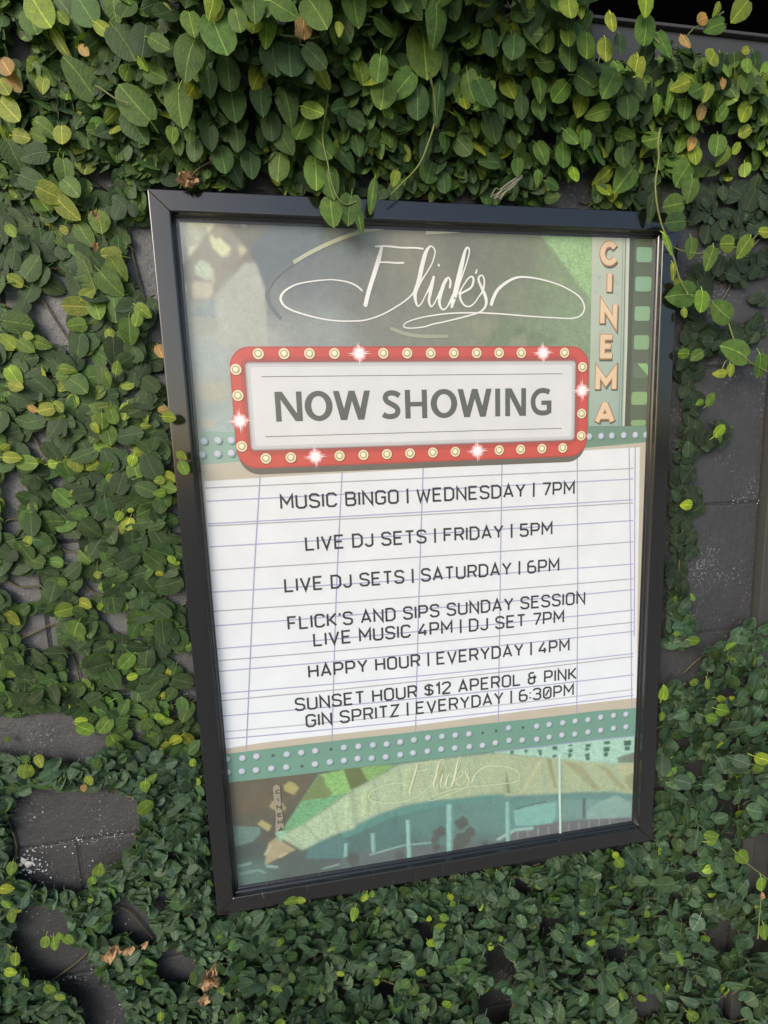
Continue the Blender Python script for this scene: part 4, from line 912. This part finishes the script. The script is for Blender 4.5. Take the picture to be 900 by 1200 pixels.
# leaves that can be picked out one by one in the photograph: x, y, length, tip direction, colour, template (n = seen edge on)
HERO = '''256,39,55,70,g 224,26,30,80,h 222,68,50,110,g 211,122,48,90,g 297,29,24,100,y 311,32,34,95,h 333,8,35,20,g 298,8,33,90,g 278,22,30,80,g 371,15,46,60,g 356,31,28,90,o 397,32,16,90,y 244,95,30,90,m 267,85,36,90,m 273,120,42,85,m
307,115,38,90,m 336,122,40,80,m 317,147,32,90,d 340,73,50,90,d 321,66,42,85,d 369,65,34,40,d 359,88,25,60,d 367,130,31,30,h 353,152,38,110,g 376,169,38,50,g 370,204,42,90,g 387,214,38,80,g 334,164,32,60,m 326,194,34,100,g 294,192,30,90,m 278,166,28,90,m
260,187,32,80,m 227,176,26,95,m 273,198,34,60,d 246,161,26,90,m 222,159,16,100,g 209,171,18,90,g 202,158,18,100,h 243,205,14,90,m 389,247,33,85,g 410,245,32,100,g 421,253,36,80,g,n 437,229,38,100,g,n 463,208,17,110,y 407,187,26,50,m
511,25,42,90,g 498,59,60,85,g 520,69,38,85,m,n 444,80,31,100,g 448,110,38,100,g 473,97,38,135,g 489,118,38,90,m 515,117,50,95,m,n 455,133,18,60,h 500,170,42,100,d,n 503,203,34,110,m 520,213,25,85,m 567,108,40,70,m 566,120,23,150,g 576,49,30,80,m 598,70,26,100,m 575,188,29,180,m 578,149,34,75,m 600,164,22,70,m 417,8,36,80,g 601,55,34,100,m
667,10,32,90,y 682,14,14,90,y 641,45,29,90,g 665,43,25,90,h 688,51,34,92,h 709,60,31,95,y 716,27,25,90,y 727,51,24,90,d 666,69,40,100,m 638,72,30,160,g 690,95,38,20,m 715,98,36,120,g 746,83,36,100,y 749,100,24,100,y 735,125,34,95,m 657,107,31,130,g 633,102,27,80,g 681,123,25,105,y 702,129,29,170,h 612,125,24,85,m 633,127,27,80,g 615,146,23,85,m 669,161,23,45,g 686,162,21,90,g 660,182,29,90,g 635,178,27,60,g 673,205,21,90,l 733,209,36,130,g 730,185,26,90,m 648,215,20,20,m 647,231,19,0,m 631,208,17,90,g 607,195,20,90,g
758,3,28,90,l 757,33,36,95,g 779,51,33,60,g 803,50,21,80,o 822,23,19,150,o 841,10,14,110,y 838,31,28,160,g 869,11,31,130,y 834,69,29,125,y 874,59,13,160,y 877,94,31,110,g 875,78,21,100,h 848,98,11,90,o 800,97,25,160,y 814,107,28,150,g 829,107,21,110,y 787,112,36,100,h,n 772,121,22,90,h 802,129,26,100,g 846,133,21,130,h 872,133,26,120,l 873,154,19,150,y 822,131,19,110,o 811,145,25,90,g 811,167,17,110,o 814,182,23,85,l 840,170,27,100,g 849,181,23,120,h 863,174,15,130,l 762,164,30,160,h 799,205,37,125,g 810,222,27,100,g 788,241,31,165,g 792,260,28,172,m 765,242,36,100,d,n
784,285,26,62,h,n 790,318,19,80,y,n 796,331,13,20,y 811,291,22,90,g 833,303,28,110,g 851,286,25,172,h 873,290,28,125,h 895,272,19,175,y 799,346,34,175,g 822,353,26,100,h 802,367,11,90,y 846,364,33,215,g 862,412,40,200,g 892,428,27,80,g 802,414,15,180,h 817,417,19,150,g 857,434,15,90,y 845,437,15,180,y 843,505,17,-50,l 845,515,9,60,h 805,592,16,180,l 833,468,16,-60,h 820,472,11,160,h
49,15,46,60,l 39,28,38,70,g 78,14,40,60,m 103,15,46,60,m 133,8,31,90,g 70,50,38,62,y,n 92,90,50,235,g 158,120,52,230,g 160,148,42,60,m 145,50,46,60,m 168,45,42,100,d 186,50,27,30,g 182,87,27,20,g 168,75,16,60,l 122,35,25,40,y 73,21,18,50,y 8,80,30,60,o 17,97,22,60,o 4,102,24,60,y 12,130,33,50,y 50,99,19,100,y 73,159,27,85,y 51,149,29,40,h 25,160,21,10,y 44,159,19,30,h 75,200,30,90,g 60,226,31,20,y 79,244,31,45,y 83,220,27,50,g 99,60,17,50,o 16,181,35,70,m 39,181,35,165,m 38,210,31,20,m
116,260,27,80,h 100,275,29,60,g 104,309,33,80,g 129,331,33,50,g 133,360,34,88,g 89,359,29,180,y 102,344,19,-40,y 90,381,21,170,h 19,378,33,10,g 113,362,30,70,h 138,315,27,60,h 130,299,23,180,y 151,387,30,95,g 167,364,20,40,y 160,374,17,110,h 129,393,15,90,y 13,271,17,60,l 33,394,12,10,y 47,402,21,20,h 30,405,20,40,h 16,440,24,60,l 19,452,18,20,y 137,431,16,-70,h 125,443,15,80,h 128,393,14,90,y 78,433,18,10,h 73,441,14,0,h 90,451,29,40,g 53,480,20,170,y 68,477,15,50,y 38,479,11,30,o 119,493,20,95,h 132,488,18,80,h 111,501,13,70,y 126,510,24,80,g 119,477,15,170,h 171,499,11,0,y 164,530,16,20,y 155,540,14,110,l 13,536,19,5,y 31,542,24,10,h 188,412,16,70,o 191,480,12,170,o 198,489,16,10,y 215,548,17,70,h 213,534,12,40,y
186,563,12,180,y 198,560,17,30,y 186,578,15,170,h 199,572,17,20,h 201,587,16,10,h 139,605,13,120,l 153,598,7,0,y 93,603,18,200,g 201,656,11,50,l 207,660,7,0,l 99,708,17,30,y 117,711,9,110,l 74,716,22,165,h 96,747,10,60,h 155,793,12,170,l 187,840,12,20,l 197,845,12,10,h 100,854,20,30,h 95,845,13,0,l
33,904,17,-60,y 46,892,15,60,y 28,905,18,100,h 104,915,12,60,y 170,922,14,95,l 178,914,13,-40,h 170,947,21,-40,h 226,894,10,-80,l 205,868,15,150,y 98,924,9,90,o 8,867,8,90,g
115,1020,16,-70,h 108,1033,13,100,h 13,1018,15,100,h 8,1042,14,20,y 7,1060,13,60,h 14,1075,14,90,h 20,1068,9,0,y 53,1104,14,100,h 64,1105,15,80,h 70,1096,12,-80,h 80,1102,14,50,h 12,1140,14,20,l 18,1124,15,90,h 58,1160,15,60,h 70,1170,12,20,y 30,1152,12,80,l 188,1192,10,90,l 260,1162,11,60,l
341,1057,16,180,h 353,1055,11,0,h 427,1053,12,120,l 436,1048,10,-80,h 415,1071,14,110,l 388,1113,9,170,l 325,1159,13,0,l 517,1086,12,0,l 521,1076,11,20,h 506,1108,13,50,l 528,1052,9,70,y 531,1060,9,70,l 587,1100,8,70,l 399,1142,9,20,y
722,1003,11,55,l 727,1012,16,50,h 838,985,19,-10,l 833,980,17,200,h 693,1105,10,180,l 783,1160,10,90,l 728,1168,8,80,l 741,1101,14,0,h 752,1170,10,0,h 813,1192,18,40,h 893,1037,17,90,h 895,1092,17,90,h 870,1005,20,45,h 850,834,21,20,h 846,819,12,10,y 858,818,8,0,y 832,832,17,10,s 835,842,17,20,h 814,800,12,180,h 829,802,11,90,h 819,842,13,80,s 893,889,20,20,l 890,900,18,30,h 869,893,20,20,s 846,897,20,60,s 778,812,17,-80,l 776,840,11,100,h 815,751,15,10,h 795,743,9,0,h'''.split()
for it in HERO:
    a = it.split(','); x, y, L, ang, c = float(a[0]), float(a[1]), float(a[2]), float(a[3]), a[4]
    narrow = len(a) > 5; z_ = zone(x, y)
    h = thick(x, y)
    if z_ == 'top': h = h * 1.05 + .012; lf = random.uniform(-.05, .25)
    elif z_ in ('left',): h = .0075 + .0015 * occ[int((x - X0) / CELL), int((y - Y0) / CELL)]; lf = random.uniform(0, .15)
    elif z_ == 'right': h = .026; lf = random.uniform(0, .15)
    else: h = h * 1.15 + .008; lf = random.uniform(0, .25)
    if inside(FRQ, x, y) or (x > 380 and x < 445 and 200 < y < 260): h = max(h, .034)
    if 880 < y or z_ in ('left',): pass
    if y > 880 and c == 'l' and random.random() < .6: c = 'h'
    place(x, y, L * (.95 if z_ == 'top' else 1.0), ang, c, h, lf, random.gauss(0, .08), tpl=random.choice((10, 11)) if narrow else None, plant=z_, hero=True)

PL = {}
base_at = {'top': (450, 100), 'left': (110, 520), 'right': (830, 420), 'bottom': (450, 1130), 'lowright': (840, 960)}
LAB = {'top': 'large-leaved creeping fig hanging in a thick leafy mass above the frame', 'left': 'creeping fig pressed flat against the pale lit wall left of the frame',
 'right': 'sparse creeping fig strand on the dark bare wall right of the frame', 'bottom': 'dense small-leaved creeping fig bed under the frame and at lower left', 'lowright': 'bushy creeping fig mound beside the lower right corner of the frame'}
for k, (x, y) in base_at.items():
    v = wp(x, y, 0); PL[k] = thing('creeping_fig', LAB[k], 'climbing plant', v, 'creeping fig plants covering the wall')
    cand = [l for l in LEAVES if l[7] == k]
    def shown(l):
        inb = -10 < l[0] < 910 and -10 < l[1] < 1210
        return (1e4 if l[8] else 0) + (l[6] + (-l[3][1]) * 260 if inb else 0)
    cand.sort(key=shown, reverse=True)
    single, rest = cand[:300], cand[300:]
    for l in single:
        o = bpy.data.objects.new('leaf', TME[l[4]]); COL.objects.link(o); o.parent = PL[k]
        M = Matrix.Identity(4)
        for ci in range(3):
            for ri in range(3): M[ri][ci] = float(l[2][ci][ri])
        M.translation = Vector(l[3]) - v; o.matrix_local = M; o.color = (*l[5], 1)
    if rest:
        V, Fc, U, C_ = [], [], [], []; off = 0
        for l in rest:
            tv, tuv, tf = TPL[l[4]]
            V.append(tv @ l[2] + l[3] - np.array(v)); Fc += [tuple(i + off for i in f) for f in tf]; U.append(tuv); C_.append(np.tile((*l[5], 1), (len(tv), 1))); off += len(tv)
        V = np.concatenate(V); U = np.concatenate(U); C_ = np.concatenate(C_)
        me = bpy.data.meshes.new('foliage'); me.from_pydata(V.tolist(), [], Fc); me.polygons.foreach_set('use_smooth', [True] * len(Fc))
        ul = me.uv_layers.new(name='UVMap'); li = np.zeros(len(me.loops), int); me.loops.foreach_get('vertex_index', li); ul.data.foreach_set('uv', U[li].ravel())
        ca = me.color_attributes.new('tint', 'FLOAT_COLOR', 'POINT'); ca.data.foreach_set('color', C_.astype(np.float32).ravel())
        o = link('foliage', me, M_LEAFA, PL[k]); o['kind'] = 'stuff'
    vs, fs = [], []
    for z_, pts in STEMS:
        if z_ != k: continue
        v_, f_ = tube(pts, [.0011 * (1 - .6 * i / len(pts)) for i in range(len(pts))], 4); b = len(vs); vs += v_; fs += [tuple(i + b for i in f) for f in f_]
    if vs: o = mesh_obj('stems', vs, fs, M_STEM); adopt(o, PL[k]); o['kind'] = 'stuff'
print('leaves', len(LEAVES), {k: sum(l[7] == k for l in LEAVES) for k in PL})

def shoot(k, pts, h, r=.0012, mat=None):
    hs = h if hasattr(h, '__len__') else [h] * len(pts)
    P3 = catmull([tuple(wp(a, b, q)) for (a, b), q in zip(pts, hs)], 4)
    v_, f_ = tube(P3, [r * (1 - .35 * i / len(P3)) for i in range(len(P3))], 6)
    adopt(mesh_obj('shoot', v_, f_, mat or M_GREENSTEM, smooth=True), PL[k])
shoot('top', [(774,150),(771,168),(772,186),(768,215),(770,240),(775,262),(784,285),(790,304),(797,328),(806,344)], [.04,.04,.038,.035,.033,.03,.03,.03,.03,.028], .0012)
shoot('right', [(788,289),(800,294),(815,297),(826,296),(838,292),(856,291),(878,284),(893,270),(915,262)], .024, .0008)
shoot('right', [(806,344),(820,352),(835,362),(851,373),(856,386),(861,400),(872,418),(888,430),(910,440)], .024, .0011)
shoot('right', [(868,420),(852,422),(845,435)], .022, .0008)
shoot('top', [(503,85),(506,98),(509,110),(510,140),(503,165),(494,188),(484,202),(470,216),(458,228)], [.07,.065,.06,.05,.045,.04,.036,.034,.032], .0012)
shoot('top', [(110,100),(120,105),(136,116),(150,121)], .045, .001)
shoot('top', [(386,100),(382,130),(378,160),(384,190),(388,212),(396,232),(406,240),(418,236)], [.04,.042,.042,.04,.038,.036,.034,.034], .001)
shoot('top', [(245,60),(240,66),(236,78),(214,95),(209,108)], .07, .001)
shoot('top', [(757,10),(758,22),(764,40),(772,50)], .05, .0009); shoot('top', [(848,14),(835,22),(815,32),(805,42)], .045, .0007); shoot('top', [(877,92),(890,88),(912,80)], .03, .0009)
shoot('top', [(711,45),(708,52),(700,80),(705,110)], .04, .0008)
shoot('top', [(318,12),(316,28),(322,38),(335,42),(350,43),(362,45),(374,43)], .06, .0009)
shoot('top', [(262,136),(257,150),(256,165),(254,180)], .03, .0008, M_STEM); shoot('top', [(252,188),(240,193),(230,200),(224,208)], .026, .0011, M_STEM)
shoot('lowright', [(862,1000),(878,1014),(893,1025),(912,1040)], .06, .001); shoot('lowright', [(888,1100),(890,1075),(892,1050)], .055, .0007)
shoot('left', [(20,385),(26,398),(36,408)], .02, .0006); shoot('left', [(118,372),(112,340),(104,318),(95,300)], .012, .0009)
shoot('left', [(28,575),(36,600),(46,615)], .005, .0012, M_STEM); shoot('left', [(58,655),(64,662),(70,680)], .005, .001, M_STEM)
for k, pts in (('bottom', [(0,905),(30,908),(60,902),(90,908),(120,900),(160,905)]), ('bottom', [(20,1050),(60,1052),(100,1058),(140,1040)]), ('right', [(812,362),(810,400),(806,440),(811,480),(809,520),(799,570),(800,620),(794,680),(790,740)])):
    shoot(k, pts, .005, .0011, M_STEM)
runners = [('left', [(0,352),(22,362),(48,352),(62,372),(84,402)]), ('left', [(150,262),(156,300),(166,336),(172,372),(178,410)]), ('left', [(24,500),(40,515),(52,534),(70,548)]), ('left', [(0,612),(18,606),(34,618),(52,640)]),
 ('left', [(60,628),(76,644),(96,650),(118,672)]), ('left', [(0,676),(22,688),(44,690),(70,706)]), ('left', [(20,752),(44,740),(66,732),(92,744)]), ('left', [(96,680),(110,692),(128,698)]), ('left', [(78,758),(88,776),(94,798)]), ('left', [(100,196),(112,214),(130,224)]),
 ('bottom', [(8,960),(22,990),(14,1030),(24,1060)]), ('bottom', [(96,1046),(120,1060),(150,1066),(180,1100)]), ('bottom', [(60,1150),(100,1120),(116,1090)]), ('bottom', [(170,1040),(150,1010),(160,980),(176,950)]),
 ('right', [(905,262),(880,290),(862,318),(850,345),(826,372)]), ('right', [(905,372),(880,388),(856,400),(836,404),(812,398)]), ('right', [(846,505),(834,512),(820,520),(808,530)]), ('lowright', [(862,735),(845,760),(820,770),(800,790)])]
for k, pts in runners:
    pts = [(a + random.gauss(0, 1), b + random.gauss(0, 1)) for a, b in pts]; shoot(k, pts, .0025, random.uniform(.0009, .0014), M_STEM)
# dead leaves, crumpled
def withered(k, px, py, L, ang, h):
    r = random.Random(int(px * 7 + py)); n = 6; vs, fs = [], []
    for i in range(n + 1):
        t = i / n; w = .42 * math.sin(math.pi * min(1, t * .93 + .05)) ** .7
        for j, u in enumerate((-1, -.45, .1, .6, 1)):
            vs.append(Vector((u * w * r.uniform(.5, 1.15), t + r.uniform(-.08, .08), .30 * abs(u) + r.uniform(-.16, .16) - .35 * t * t)))
    for i in range(n):
        for j in range(4): fs.append((i * 5 + j, i * 5 + j + 1, (i + 1) * 5 + j + 1, (i + 1) * 5 + j))
    a = math.radians(ang); c = wp(px, py, h); s = scale_at(c) * L; d = Vector((math.cos(a), -.25, -math.sin(a))).normalized(); sd = d.cross(Vector((0, -1, 0))).normalized(); nn = sd.cross(d)
    adopt(mesh_obj('withered_leaf', [c + sd * v.x * s + d * (v.y - .5) * s - nn * v.z * s * (1 if nn.y > 0 else -1) for v in vs], fs, M_DRY), PL[k])
for a in (('top',215,210,18,-100,.024),('top',226,211,18,-70,.024),('top',221,207,14,-40,.024),('top',250,188,9,-60,.026),('top',351,40,13,90,.07),
          ('bottom',127,1118,19,160,.03),('bottom',137,1112,15,200,.03),('bottom',152,1112,13,0,.03),('bottom',170,1106,9,-40,.03),
          ('bottom',247,1142,17,110,.05),('bottom',243,1150,20,80,.05),('bottom',252,1148,16,60,.05),('bottom',240,1170,18,105,.05),('bottom',250,1136,13,-60,.05),
          ('left',113,252,10,60,.02),('left',112,290,11,110,.02),('bottom',245,1060,8,20,.012),('lowright',893,1050,9,90,.05)):
    withered(*a)
# dry rootlets caught on the top rail
for q in range(7):
    x0 = 575 + q * 2; pts = [(x0, 232 + random.uniform(-2, 2)), (x0 + 6, 225 + random.uniform(-5, 3)), (x0 + 14 + random.uniform(-3, 6), 218 + random.uniform(-4, 3)), (612, 206 + random.uniform(-4, 6))]
    P3 = catmull([tuple(wp(a, b, .026)) for a, b in pts], 4); v_, f_ = tube(P3, [.00035] * len(P3), 4); adopt(mesh_obj('rootlet', v_, f_, M_ROOT), PL['top'])
